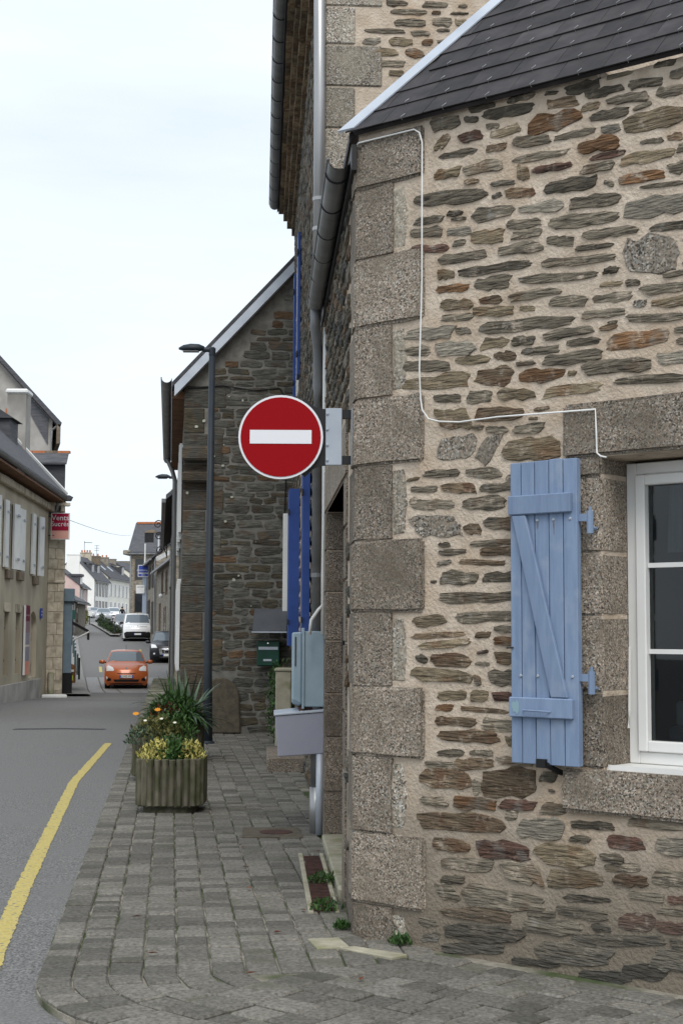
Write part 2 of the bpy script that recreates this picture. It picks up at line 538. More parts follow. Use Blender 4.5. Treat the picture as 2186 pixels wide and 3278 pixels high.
def ob(name, mb, material, parent=None, smooth=False, bevel=0.0, label=None, kind=None, local=False, recalc=True, seg=1, rough=0.0):
    """one mesh object; vertices are given in world coordinates unless local"""
    off = Vector((0, 0, 0))
    if parent and not local:
        off = root_of(parent).location
    me = bpy.data.meshes.new(name)
    me.from_pydata([tuple(Vector(p) - off) for p in mb.v], [], mb.f)
    if recalc or bevel or rough:
        bm = bmesh.new()
        bm.from_mesh(me)
        if recalc:
            bmesh.ops.recalc_face_normals(bm, faces=bm.faces)
        if bevel:
            bmesh.ops.bevel(bm, geom=[q for q in bm.edges], offset=bevel, segments=seg, affect='EDGES', clamp_overlap=True)
        if rough:                     # worn, slightly uneven faces and arrises
            bmesh.ops.triangulate(bm, faces=[q for q in bm.faces if len(q.verts) > 4])
            bmesh.ops.subdivide_edges(bm, edges=[q for q in bm.edges if q.calc_length() > 0.07], cuts=3, use_grid_fill=True)
            rr_ = random.Random(len(bm.verts) * 7 + int(mb.v[0][2] * 1000))
            for q in bm.verts:
                q.co += Vector((rr_.uniform(-1, 1), rr_.uniform(-1, 1), rr_.uniform(-1, 1))) * rough
        bm.to_mesh(me)
        bm.free()
    if smooth:
        me.polygons.foreach_set('use_smooth', [True] * len(me.polygons))
    me.materials.append(MATS[material] if isinstance(material, str) else material)
    o = bpy.data.objects.new(name, me)
    COL.objects.link(o)
    if parent:
        o.parent = parent
    if label:
        o['label'] = label
    if kind:
        o['kind'] = kind
    return o


def tag(o, label, cat, group=None):
    o['label'] = label
    o['category'] = cat
    if group:
        o['group'] = group
    return o


def thing(name, label, cat, loc=(0, 0, 0), rz=0.0, group=None):
    o = bpy.data.objects.new(name, None)
    COL.objects.link(o)
    o.location = loc
    o.rotation_euler = (0, 0, rz)
    return tag(o, label, cat, group)


def dup(src, loc, rz=0.0, label=None):
    r = src.copy()
    COL.objects.link(r)
    r.location = loc
    r.rotation_euler = (0, 0, rz)
    if label:
        r['label'] = label
    for ch in src.children:
        c = ch.copy()
        COL.objects.link(c)
        c.parent = r
        for g in ch.children:
            d = g.copy()
            COL.objects.link(d)
            d.parent = c
    return r


def part(name, shape, material, parent, **k):
    mb = MB()
    shape(mb)
    return ob(name, mb, material, parent, **k)


def frame(p0, d, out):
    """a: along d, b: along out, c: up"""
    p0, d, out = Vector(p0), Vector((d[0], d[1], 0)), Vector((out[0], out[1], 0))
    return lambda a, b, c: p0 + d * a + out * b + Vector((0, 0, c))


ID = lambda a, b, c: Vector((a, b, c))


def stone_mb(fr, l, r, th, h=0.014, n=12, seed=None, sq=False):
    """a rough stone lying in the wall face: rugged outline, chamfered sides and an uneven face"""
    rg = random.Random(seed)
    cx, cz = (l[0] + r[0]) / 2, (l[1] + r[1]) / 2
    dx, dz = r[0] - l[0], r[1] - l[1]
    ln = math.hypot(dx, dz)
    ca, sa = dx / ln, dz / ln
    ring0, ring1 = [], []
    ex = rg.uniform(3.0, 9.0)
    tl, tr = rg.uniform(0.7, 1.2), rg.uniform(0.7, 1.2)
    sk = rg.uniform(-0.6, 0.6)
    if sq:
        ex, tl, tr, sk, n = rg.uniform(7, 14), rg.uniform(0.92, 1.05), rg.uniform(0.92, 1.05), rg.uniform(-.15, .15), 16
    ja, jb = (0.93, 1.05) if sq else (0.74, 1.2)
    for i in range(n):
        a = 2 * math.pi * (i + rg.uniform(-0.3, 0.3)) / n
        c, s = math.cos(a), math.sin(a)
        k = (abs(c) ** ex + abs(s) ** ex) ** (-1 / ex)
        x, y = c * k * ln / 2, s * k * th / 2
        y *= (tl + (tr - tl) * (x / ln + 0.5)) * rg.uniform(ja, jb)
        x *= rg.uniform(0.9, 1.04)
        x += sk * y
        x1, y1 = x * rg.uniform(0.92, 0.98), y * rg.uniform(0.78, 0.95)
        ring0.append(fr(cx + x * ca - y * sa, -0.012, cz + x * sa + y * ca))
        ring1.append(fr(cx + x1 * ca - y1 * sa, h * rg.uniform(0.5, 1.2), cz + x1 * sa + y1 * ca))
    ctr = fr(cx + rg.uniform(-.15, .15) * ln * ca, h * rg.uniform(0.9, 1.6), cz + rg.uniform(-.15, .15) * th)
    m = MB()
    m.add(ring0 + ring1 + [ctr], [(i, (i + 1) % n, n + (i + 1) % n, n + i) for i in range(n)] +
          [(n + i, n + (i + 1) % n, 2 * n) for i in range(n)])
    return m


def rubble(u0, u1, v0, v1, ch=(0.08, 0.16), ln=(0.16, 0.45), gap=0.025, inside=None, seed=1, tilt=0.02):
    rg = random.Random(seed)
    out = []
    v = v0
    while v < v1:
        h = rg.uniform(*ch)
        u = u0 - rg.uniform(0, 0.3)
        while u < u1:
            L = rg.uniform(*ln)
            a, b = max(u, u0), min(u + L, u1)
            if b - a > 0.07:
                vm = v + h / 2 + rg.uniform(-.01, .01)
                t = rg.uniform(-tilt, tilt)
                if inside is None or (inside(a, vm - h / 2) and inside(b, vm + h / 2) and inside(b, vm - h / 2) and inside(a, vm + h / 2)):
                    out.append((a, vm - t, b - gap, vm + t, h * rg.uniform(0.78, 1.0)))
            u += L
        v += h + gap
    return out


def text_mb(body, size, fr, depth=0.004, align='CENTER', shear=0.0):
    cu = bpy.data.curves.new('lettering', 'FONT')
    cu.body = body
    cu.size = size
    cu.align_x = align
    cu.align_y = 'CENTER'
    cu.shear = shear
    cu.resolution_u = 3
    o = bpy.data.objects.new('lettering', cu)
    COL.objects.link(o)
    bpy.context.view_layer.update()
    dg = bpy.context.evaluated_depsgraph_get()
    me = bpy.data.meshes.new_from_object(o.evaluated_get(dg))
    m = MB()
    m.add([fr(q.co.x, depth, q.co.y) for q in me.vertices], [tuple(p.vertices) for p in me.polygons])
    bpy.data.objects.remove(o)
    bpy.data.meshes.remove(me)
    return m


# ------------------------------------------------------------------ ground: falls a little, then climbs the hill
KNOTS = [(-40, 0), (10, 0), (30, -0.02), (42, -0.25), (52, -0.5), (57, -0.48), (73, 0.1), (96, 1.06), (106, 1.45),
         (150, 2.6), (165, 2.9), (185, 3.5), (215, 4.6), (300, 5.2), (900, 6)]


def G(y):
    K = KNOTS
    if y <= K[0][0]:
        return K[0][1]
    for i in range(len(K) - 1):
        if y <= K[i + 1][0]:
            def sl(j):
                if j <= 0 or j >= len(K) - 1:
                    return 0.0
                return (K[j + 1][1] - K[j - 1][1]) / (K[j + 1][0] - K[j - 1][0])
            h = K[i + 1][0] - K[i][0]
            t = (y - K[i][0]) / h
            return (K[i][1] * (2 * t ** 3 - 3 * t * t + 1) + h * sl(i) * (t ** 3 - 2 * t * t + t) +
                    K[i + 1][1] * (-2 * t ** 3 + 3 * t * t) + h * sl(i + 1) * (t ** 3 - t * t))
    return K[-1][1]


ROAD = -0.045      # the carriageway lies this far below the pavement


def sheet(name, left, right, ys, dz, material, nx=1):
    """a strip that follows the ground; left/right give x at y"""
    mb = MB()
    rows = [[(left(y) + (right(y) - left(y)) * i / nx, y, G(y) + dz) for i in range(nx + 1)] for y in ys]
    vs_ = [p for r in rows for p in r]
    k = nx + 1
    mb.add(vs_, [(j * k + i, j * k + i + 1, (j + 1) * k + i + 1, (j + 1) * k + i) for j in range(len(ys) - 1) for i in range(nx)])
    o = ob(name, mb, material, recalc=False, smooth=True)
    o['kind'] = 'structure'
    return o


YS = [-30, -10, 0, 5, 10, 15, 20, 25] + [30 + i * 2 for i in range(100)] + [240, 270, 300, 400, 900]
road = sheet('road', lambda y: -300, lambda y: 200, YS, ROAD, 'asphalt', 4)

# ------------------------------------------------------------------ plan of the corner
C = Vector((0.083, 7.623, 0))
EF, NF = Vector((0.766, -0.643, 0)), Vector((-0.643, -0.766, 0))       # front wall: along, outward
ES, NS = Vector((-0.0558, 0.9984, 0)), Vector((-0.9984, -0.0558, 0))   # street wall: along, outward
FW = frame(C, EF, NF)
SW = frame(C, ES, NS)
UP = Vector((0, 0, 1))

# ------------------------------------------------------------------ pavement of setts wrapping the corner
KI = Vector((-1.309, 6.18, 0))                      # where the two kerb lines would meet
KA, NA = Vector((-0.117, 0.9931, 0)), Vector((0.9931, 0.117, 0))
KB, NB = Vector((0.766, -0.643, 0)), Vector((0.643, 0.766, 0))
KR = 1.2
MU = math.tan(math.acos(-KA.dot(KB)) / 2)
ARC0 = MU * KR
KO = KI + KA * ARC0 + NA * KR
TURN = math.acos(-KA.dot(KB))


def kerb_pt(d, leg, t):
    if leg == 'A':
        return KI + KA * t + NA * d
    if leg == 'B':
        return KI + KB * t + NB * d
    a0 = math.atan2(-NA.y, -NA.x)
    a = a0 + t                                       # t = angle swept
    return KO + Vector((math.cos(a), math.sin(a), 0)) * (KR - d)


_edge = [kerb_pt(0, 'A', 45 - i) for i in range(0, 44)] + [kerb_pt(0, 'C', TURN * i / 8) for i in range(9)] + \
        [kerb_pt(0, 'B', 0.6 + i) for i in range(0, 9)]
_poly = [(p.x, p.y) for p in _edge] + [(9, 3), (9, 45), (-3, 52)]
bed = MB()
bed.slab(_poly, -0.3, -0.014)
pavement = ob('pavement', bed, 'joint_sand')
pavement['kind'] = 'structure'

SETT = []
rg = random.Random(11)
WC = 0.158
for k in range(0, 17):
    d0, d1 = k * WC + 0.0045, (k + 1) * WC - 0.0045
    dm = (d0 + d1) / 2
    lo = max(ARC0, MU * d0), max(ARC0, MU * d1)
    segs = []
    t = 20.0
    lim = max(lo)
    ts = [t]
    while ts[-1] > lim + 0.3:
        ts.append(ts[-1] - (rg.choice((0.09, 0.1, 0.12, 0.14, 0.17, 0.21)) if k else rg.uniform(0.13, 0.19)))
    for i in range(len(ts) - 1):
        segs.append(('A', ts[i], ts[i], ts[i + 1], ts[i + 1]))
    segs.append(('A', ts[-1], ts[-1], lo[0], lo[1]))
    if KR - d1 > 0.12:
        n = max(1, round((KR - dm) * TURN / 0.17))
        for i in range(n):
            segs.append(('C', TURN * i / n, TURN * i / n, TURN * (i + 1) / n, TURN * (i + 1) / n))
    t0 = lo
    ts = [max(lo)]
    while ts[-1] < 4.5:
        ts.append(ts[-1] + rg.choice((0.14, 0.17, 0.2, 0.24)))
    segs.append(('B', t0[0], t0[1], ts[1], ts[1]))
    for i in range(1, len(ts) - 1):
        segs.append(('B', ts[i], ts[i], ts[i + 1], ts[i + 1]))
    for (leg, s0, s1, e0, e1) in segs:
        g = 0.0045 if leg != 'C' else 0.0045 / max(0.2, KR - dm)
        sg = -1 if leg == 'A' else 1
        q = [kerb_pt(d0, leg, s0 + sg * g), kerb_pt(d1, leg, s1 + sg * g), kerb_pt(d1, leg, e1 - sg * g), kerb_pt(d0, leg, e0 - sg * g)]
        c = sum(q, Vector()) / 4
        if (c - C).dot(NF) < 0.03 and (c - C).dot(NS) < 0.03:
            continue
        if c.y > 22.75 and c.x > -2.5 - 0.118 * (c.y - 22.7):
            continue
        SETT.append((c.length, q, k))
SETT.sort(key=lambda z: z[0])


def sett_mb(q, mb, rg, kerbstone):
    c = sum(q, Vector()) / 4
    dz = rg.uniform(-0.005, 0.005)
    tx, ty = rg.uniform(-.012, .012), rg.uniform(-.012, .012)
    j = [p + Vector((rg.uniform(-.004, .004), rg.uniform(-.006, .006), 0)) for p in q]
    top = []
    for p in j:
        i = c + (p - c) * (1 - 0.012 / max(0.05, (p - c).length))
        top.append((i.x, i.y, dz + (p - c).x * tx + (p - c).y * ty))
    mid = [(p.x, p.y, dz - 0.008) for p in j]
    bot = [(p.x, p.y, -0.06 if kerbstone else -0.03) for p in j]
    mb.add(bot + mid + top, [(0, 1, 5, 4), (1, 2, 6, 5), (2, 3, 7, 6), (3, 0, 4, 7), (4, 5, 9, 8), (5, 6, 10, 9), (6, 7, 11, 10),
                             (7, 4, 8, 11), (8, 9, 10, 11)])


rest = MB()
rg = random.Random(3)
n_p = 0
for (dist, q, k) in SETT:
    c = sum(q, Vector()) / 4
    vis = c.y > 5.75 and abs(c.x) < 0.235 * c.y
    if n_p < 300 and vis:
        m_ = MB()
        sett_mb(q, m_, rg, k == 0)
        ob('paver', m_, 'paver', pavement)
        n_p += 1
    else:
        sett_mb(q, rest, rg, k == 0)
ob('paving', rest, 'paver', pavement, kind='stuff')

# pale patched slabs at the foot of the corner
for i, pl in enumerate([[(-0.16, 7.47), (0.0, 7.5), (0.05, 7.3), (-0.11, 7.25)], [(0.0, 7.27), (0.075, 7.3), (0.33, 7.12), (0.25, 7.05)]]):
    part('pale_slab', lambda m, pl=pl: m.slab(pl, -0.02, 0.009), 'concrete_pale', pavement, bevel=0.004)

# yellow edge line
ylp = [(-1.20, 4.0), (-1.42, 5.4), (-1.74, 7.5), (-2.0, 9.3), (-2.42, 12.4), (-2.85, 15.6), (-3.36, 21.1)]
ym = MB()
pts = []
for i in range(len(ylp) - 1):
    for j in range(60):
        t = j / 60
        pts.append((ylp[i][0] + (ylp[i + 1][0] - ylp[i][0]) * t, ylp[i][1] + (ylp[i + 1][1] - ylp[i][1]) * t))
rg = random.Random(5)
vs2, fs2 = [], []
for i, (x, y) in enumerate(pts):
    wv = 0.052
    for sg in (-1, 1):
        vs2.append((x + sg * (wv + rg.gauss(0, .004)), y, G(y) + ROAD + 0.004))
    if i:
        fs2.append((2 * i - 2, 2 * i - 1, 2 * i + 1, 2 * i))
ym.add(vs2, fs2)
ob('road_marking', ym, 'line_yellow', recalc=False)['kind'] = 'structure'

# ------------------------------------------------------------------ the corner house
house = thing('corner_house', 'rubble stone corner house with granite quoins, slate roof and light blue shutter', 'house', C)
WIN = (1.475, 2.475, 0.93, 2.385)
fwall = MB()
fwall.box(0, WIN[0], -0.45, 0, -0.3, 4.26, FW)
fwall.box(WIN[1], 4.3, -0.45, 0, -0.3, 4.16, FW)
fwall.box(WIN[0], WIN[1], -0.45, 0, -0.3, WIN[2], FW)
fwall.box(WIN[0], WIN[1], -0.45, 0, WIN[3], 4.2, FW)
front = ob('front_wall', fwall, 'mortar', house)
# left end, right end, thickness (metres on the wall) and kind of every stone in the front
FRONT_STONES = [
    (0.491,4.201,0.671,4.183,0.058,'d'),(0.704,4.181,0.785,4.168,0.028,'d'),(0.732,4.226,0.891,4.222,0.04,'d'),
    (0.812,4.179,1.121,4.15,0.056,'d'),(0.664,4.093,0.811,4.077,0.062,'m'),(0.537,4.104,0.595,4.088,0.067,'o'),
    (0.838,4.116,0.91,4.105,0.025,'g'),(0.864,4.06,1.038,4.07,0.05,'o'),(1.076,4.056,1.389,4.044,0.087,'r'),
    (0.969,4.22,1.121,4.211,0.039,'d'),(1.147,4.27,1.27,4.261,0.033,'b'),(1.294,4.19,1.491,4.179,0.048,'d'),
    (1.402,4.137,1.618,4.132,0.04,'d'),(1.395,4.082,1.484,4.071,0.037,'o'),(1.436,4.027,1.639,4.006,0.047,'g'),
    (1.525,4.081,1.741,4.055,0.042,'g'),(1.641,4.131,1.814,4.109,0.047,'d'),(1.667,4.005,1.757,4.02,0.019,'g'),
    (1.615,3.933,1.942,3.935,0.097,'o'),(1.78,4.061,1.943,4.043,0.046,'g'),(1.776,4.191,1.881,4.185,0.029,'d'),
    (1.853,4.125,1.955,4.124,0.041,'d'),(1.526,4.197,1.659,4.19,0.026,'d'),(1.196,4.143,1.366,4.124,0.043,'b'),
    (1.19,4.205,1.251,4.19,0.02,'d'),(0.993,3.998,1.213,3.965,0.042,'g'),(1.237,3.965,1.459,3.958,0.037,'g'),
    (1.494,3.95,1.592,3.938,0.031,'p'),(1.699,3.842,1.815,3.831,0.026,'d'),(1.842,3.83,1.908,3.831,0.036,'b'),
    (0.837,3.998,0.954,3.989,0.042,'b'),(0.54,4.023,0.784,4.004,0.04,'d'),(0.992,3.909,1.321,3.882,0.043,'g'),
    (1.363,3.884,1.586,3.877,0.058,'r'),(1.434,3.821,1.619,3.817,0.026,'m'),(1.584,3.773,1.874,3.762,0.046,'o'),
    (1.891,3.779,1.992,3.767,0.04,'d'),(0.512,3.931,0.67,3.915,0.057,'o'),(0.697,3.91,0.935,3.905,0.062,'g'),
    (1.106,3.83,1.339,3.814,0.038,'m'),(1.024,3.836,1.087,3.818,0.066,'o'),(1.386,3.778,1.556,3.763,0.053,'g'),
    (1.84,3.688,1.99,3.677,0.07,'d'),(0.704,3.852,0.79,3.845,0.025,'b'),(0.863,3.809,1.005,3.796,0.024,'d'),
    (0.947,3.747,1.124,3.723,0.055,'b'),(1.174,3.73,1.462,3.704,0.064,'d'),(1.583,3.684,1.824,3.666,0.051,'r'),
    (1.509,3.694,1.554,3.669,0.026,'d'),(1.696,3.631,1.936,3.606,0.022,'d'),(0.875,3.739,0.921,3.752,0.024,'d'),
    (0.385,3.823,0.843,3.762,0.074,'d'),(1.029,3.649,1.283,3.628,0.054,'p'),(1.313,3.627,1.594,3.599,0.053,'g'),
    (1.599,3.536,1.945,3.515,0.097,'p'),(0.595,3.709,0.69,3.696,0.028,'d'),(0.622,3.675,0.71,3.667,0.017,'d'),
    (0.743,3.669,1.004,3.654,0.078,'d'),(0.385,3.707,0.567,3.691,0.04,'d'),(0.952,3.581,1.154,3.566,0.035,'g'),
    (1.197,3.553,1.581,3.513,0.069,'d'),(0.357,3.649,0.56,3.624,0.052,'g'),(0.594,3.612,0.743,3.597,0.043,'p'),
    (0.736,3.559,0.939,3.534,0.067,'o'),(0.99,3.53,1.159,3.516,0.046,'g'),(1.19,3.468,1.335,3.432,0.048,'d'),
    (1.383,3.455,1.687,3.432,0.047,'g'),(1.743,3.422,1.943,3.415,0.032,'d'),(0.635,3.548,0.703,3.542,0.025,'d'),
    (0.357,3.568,0.601,3.531,0.052,'m'),(0.9,3.458,1.165,3.445,0.054,'g'),(1.346,3.398,1.557,3.383,0.029,'d'),
    (1.601,3.323,1.888,3.285,0.147,'l'),(0.532,3.475,0.841,3.457,0.05,'g'),(0.655,3.387,1.102,3.37,0.046,'d'),
    (1.146,3.357,1.573,3.323,0.047,'g'),(0.532,3.401,0.635,3.387,0.045,'o'),(0.525,3.325,0.729,3.305,0.045,'r'),
    (0.755,3.315,0.976,3.298,0.066,'d'),(1.027,3.29,1.474,3.256,0.051,'d'),(1.503,3.267,1.572,3.258,0.031,'d'),
    (1.805,3.193,1.961,3.193,0.025,'d'),(1.479,3.2,1.594,3.191,0.023,'o'),(1.617,3.189,1.684,3.182,0.031,'d'),
    (1.694,3.139,1.939,3.132,0.045,'g'),(0.969,3.217,1.267,3.204,0.048,'g'),(0.794,3.224,0.924,3.216,0.038,'b'),
    (1.193,3.157,1.409,3.136,0.053,'d'),(1.432,3.138,1.644,3.127,0.043,'g'),(0.546,3.235,0.755,3.215,0.047,'o'),
    (1.655,3.084,1.716,3.08,0.039,'l'),(1.743,3.071,1.969,3.058,0.05,'o'),(0.56,3.171,0.755,3.152,0.034,'g'),
    (0.748,3.172,0.994,3.148,0.044,'o'),(1.032,3.153,1.113,3.142,0.032,'o'),(1.379,3.067,1.609,3.055,0.033,'g'),
    (1.62,3.018,1.926,2.99,0.035,'g'),(0.774,3.085,1.355,3.055,0.059,'d'),(0.648,3.091,0.734,3.082,0.033,'d'),
    (1.155,2.992,1.442,2.996,0.053,'g'),(1.477,2.991,1.563,2.992,0.026,'b'),(1.523,3.016,1.563,3.013,0.012,'d'),
    (1.511,2.914,1.828,2.914,0.091,'r'),(1.861,2.934,1.956,2.927,0.028,'d'),(1.87,2.88,1.976,2.875,0.028,'g'),
    (0.322,3.112,0.634,3.088,0.057,'p'),(0.807,3.004,0.961,2.995,0.057,'o'),(0.987,2.994,1.112,2.981,0.041,'d'),
    (1.288,2.943,1.476,2.937,0.031,'d'),(0.518,3.007,0.767,2.998,0.067,'p'),(0.286,3.03,0.484,3.009,0.048,'d'),
    (1.037,2.932,1.252,2.924,0.037,'d'),(1.16,2.874,1.493,2.87,0.05,'g'),(0.647,2.935,0.852,2.927,0.042,'o'),
    (0.878,2.935,1.005,2.919,0.046,'b'),(1.011,2.876,1.111,2.875,0.024,'g'),(0.294,2.952,0.614,2.917,0.057,'d'),
    (1.772,2.806,1.986,2.805,0.069,'p'),(1.376,2.807,1.734,2.795,0.077,'g'),(0.294,2.851,0.734,2.831,0.073,'o'),
    (0.767,2.844,0.986,2.819,0.092,'b'),(1.024,2.82,1.275,2.797,0.069,'r'),(1.305,2.799,1.34,2.795,0.026,'o'),
    (1.537,2.732,1.931,2.711,0.045,'d'),(1.159,2.72,1.479,2.712,0.057,'o'),(0.504,2.756,0.674,2.746,0.039,'d'),
    (0.714,2.745,0.864,2.733,0.057,'d'),(0.89,2.738,1.116,2.72,0.054,'o'),(0.526,2.652,0.731,2.639,0.11,'o'),
    (0.759,2.653,1.046,2.628,0.069,'b'),(0.747,2.589,0.808,2.581,0.025,'g'),(0.833,2.568,0.955,2.557,0.037,'g'),
    (0.99,2.556,1.16,2.552,0.04,'g'),(0.532,2.505,0.767,2.49,0.112,'l'),(0.786,2.475,0.887,2.467,0.124,'l'),
    (0.917,2.456,1.262,2.446,0.103,'o'),(0.441,2.374,0.663,2.364,0.038,'d'),(0.702,2.364,0.919,2.344,0.05,'d'),
    (0.948,2.317,1.054,2.324,0.031,'d'),(0.335,2.346,0.412,2.355,0.017,'o'),(0.359,2.299,0.528,2.291,0.038,'g'),
    (0.551,2.297,0.766,2.281,0.053,'b'),(0.793,2.279,1.054,2.274,0.041,'d'),(0.353,2.226,0.64,2.205,0.052,'g'),
    (0.685,2.205,0.937,2.196,0.064,'g'),(0.368,2.109,0.67,2.104,0.089,'l'),(0.696,2.076,0.793,2.08,0.05,'b'),
    (0.806,2.103,1.079,2.086,0.063,'g'),(0.54,2.003,0.605,2.005,0.021,'d'),(0.723,2.001,1.052,2.011,0.036,'g'),
    (0.537,1.966,0.706,1.967,0.03,'d'),(0.787,1.962,1.078,1.961,0.034,'b'),(0.531,1.91,0.611,1.917,0.028,'d'),
    (0.656,1.918,0.938,1.899,0.034,'b'),(0.548,1.84,0.775,1.826,0.069,'d'),(0.8,1.835,1.051,1.836,0.045,'d'),
    (0.536,1.734,1.05,1.739,0.05,'g'),(0.633,1.634,1.05,1.646,0.063,'d'),(0.374,1.612,0.579,1.634,0.042,'o'),
    (0.359,1.541,0.7,1.559,0.03,'b'),(0.398,1.49,0.735,1.52,0.044,'o'),(0.763,1.55,0.845,1.553,0.031,'b'),
    (0.875,1.58,1.049,1.582,0.031,'g'),(0.872,1.519,1.049,1.523,0.04,'r'),(0.774,1.462,0.834,1.474,0.016,'m'),
    (0.398,1.427,0.461,1.431,0.035,'d'),(0.482,1.424,0.735,1.423,0.062,'b'),(0.76,1.412,0.841,1.409,0.022,'d'),
    (0.879,1.437,1.048,1.439,0.057,'b'),(0.359,1.352,0.746,1.342,0.064,'o'),(0.759,1.329,0.787,1.33,0.045,'r'),
    (0.841,1.34,1.048,1.347,0.066,'g'),(0.53,1.246,0.704,1.254,0.05,'o'),(0.732,1.25,0.83,1.255,0.049,'o'),
    (0.862,1.249,1.047,1.255,0.048,'m'),(0.516,1.184,0.623,1.19,0.036,'r'),(0.657,1.189,0.957,1.18,0.029,'b'),
    (0.516,1.124,0.764,1.121,0.043,'b'),(0.797,1.118,1.046,1.116,0.048,'g'),(0.53,1.043,0.896,1.061,0.058,'b'),
    (0.941,1.036,1.045,1.037,0.052,'o'),(0.524,0.958,0.69,0.97,0.036,'d'),(0.725,0.972,0.861,0.979,0.031,'d'),
    (0.877,0.945,1.096,0.941,0.044,'g'),(0.447,0.906,0.639,0.899,0.032,'d'),(0.631,0.903,0.866,0.935,0.053,'b'),
    (0.415,0.834,0.733,0.835,0.091,'b'),(0.785,0.838,1.114,0.85,0.129,'b'),(1.138,0.888,1.215,0.883,0.05,'d'),
    (0.746,0.804,0.791,0.818,0.063,'g'),(0.428,0.717,0.589,0.724,0.037,'g'),(0.629,0.727,0.879,0.731,0.052,'r'),
    (0.898,0.737,1.101,0.743,0.056,'m'),(1.131,0.735,1.273,0.737,0.045,'g'),(0.394,0.622,0.929,0.637,0.105,'b'),
    (0.997,0.633,1.26,0.651,0.111,'p'),(0.935,0.694,0.997,0.689,0.046,'g'),(1.295,0.674,1.522,0.684,0.049,'d'),
    (1.289,0.609,1.398,0.614,0.035,'d'),(1.589,0.709,1.887,0.716,0.043,'g'),(1.482,0.607,1.675,0.621,0.072,'m'),
    (0.496,0.508,0.726,0.52,0.074,'b'),(0.758,0.513,1.069,0.523,0.092,'m'),(1.099,0.526,1.425,0.538,0.089,'o'),
    (1.454,0.541,1.565,0.543,0.039,'d'),(1.728,0.617,1.906,0.624,0.066,'p'),(0.543,0.423,0.872,0.441,0.073,'g'),
    (0.915,0.425,1.134,0.419,0.081,'g'),(1.164,0.422,1.464,0.435,0.089,'o'),(1.464,0.494,1.652,0.514,0.043,'g'),
    (1.514,0.446,1.688,0.456,0.043,'b'),(1.715,0.482,1.893,0.488,0.075,'g'),(0.536,0.269,0.641,0.291,0.074,'g'),
    (0.674,0.285,1.151,0.291,0.133,'g'),(0.549,0.339,0.693,0.355,0.042,'d'),(1.245,0.332,1.507,0.353,0.034,'d'),
    (1.596,0.393,1.767,0.394,0.038,'g'),(1.788,0.387,1.902,0.401,0.042,'m'),(0.536,0.184,0.969,0.208,0.062,'b'),
    (1.055,0.234,1.21,0.253,0.035,'d'),(1.216,0.274,1.484,0.283,0.059,'g'),(1.539,0.271,1.723,0.276,0.086,'m'),
    (1.729,0.333,1.891,0.344,0.033,'g'),(1.723,0.266,1.88,0.273,0.051,'m'),(0.562,0.088,1.042,0.137,0.103,'d'),
    (0.435,0.044,0.536,0.058,0.047,'d'),(1.03,0.18,1.348,0.207,0.06,'d'),(1.405,0.215,1.494,0.227,0.034,'d'),
    (1.29,0.151,1.764,0.206,0.053,'d'),(0.549,0.007,0.919,0.054,0.062,'d'),(1.09,0.078,1.504,0.103,0.088,'d'),
    (1.699,0.122,1.887,0.135,0.075,'d'),(0.956,0.009,1.231,0.024,0.04,'d'),(1.323,-0.001,1.601,0.022,0.048,'d'),
    (1.547,0.052,1.772,0.067,0.057,'d'),(0.415,0.116,0.522,0.125,0.048,'g'),(1.806,0.193,1.909,0.189,0.056,'d'),
]
rg = random.Random(2)
for i, (a, b, c, d, th, k) in enumerate(FRONT_STONES):
    ob('stone', stone_mb(FW, (a - 0.006, b), (c + 0.006, d), th * 1.24, h=rg.uniform(0.004, 0.011) if k != 'l' else 0.006, seed=i, n=19), STONE[k], front)
# small packing stones in the wider mortar gaps
rg = random.Random(29)
taken = [(min(a, c), max(a, c), min(b, d) - th * .6, max(b, d) + th * .6) for (a, b, c, d, th, k) in FRONT_STONES]
taken += [(0, 0.47, -1, 5), (1.25, 2.7, 0.72, 2.66), (1.0, 1.4, 0.9, 2.4)]
chips = 0
for _ in range(4000):
    lw, hh = rg.uniform(0.035, 0.1), rg.uniform(0.016, 0.032)
    u, v = rg.uniform(0.47, 1.95), rg.uniform(0.05, 4.1)
    bx = (u - 0.012, u + lw + 0.012, v - hh / 2 - 0.01, v + hh / 2 + 0.01)
    if any(bx[0] < t[1] and bx[1] > t[0] and bx[2] < t[3] and bx[3] > t[2] for t in taken):
        continue
    taken.append((u, u + lw, v - hh / 2, v + hh / 2))
    ob('stone', stone_mb(FW, (u, v), (u + lw, v + rg.uniform(-.006, .006)), hh, h=0.005, seed=7000 + chips, n=9), STONE[rg.choice('dgobd')], front)
    chips += 1
    if chips >= 60:
        break
more = MB()
for st in rubble(2.5, 4.2, 0, 4.05, inside=lambda u, v: not (u < 2.75 and 0.7 < v < 2.7), seed=9):
    mb_ = stone_mb(FW, st[:2], st[2:4], st[4], seed=int(st[0] * 999))
    more.add(mb_.v, mb_.f)
ob('side_stonework', more, STONE['g'], front, kind='stuff')

# quoins
QZ = [4.215, 3.94, 3.561, 3.179, 2.799, 2.435, 2.044, 1.663, 1.281, 0.918, 0.535, 0.163, -0.1]


def corner_pt(of, os_):
    # intersection of the two wall lines moved outward
    d = NF.x * NS.y - NF.y * NS.x
    return Vector(((of * NS.y - os_ * NF.y) / d, (NF.x * os_ - NS.x * of) / d, 0)) + C


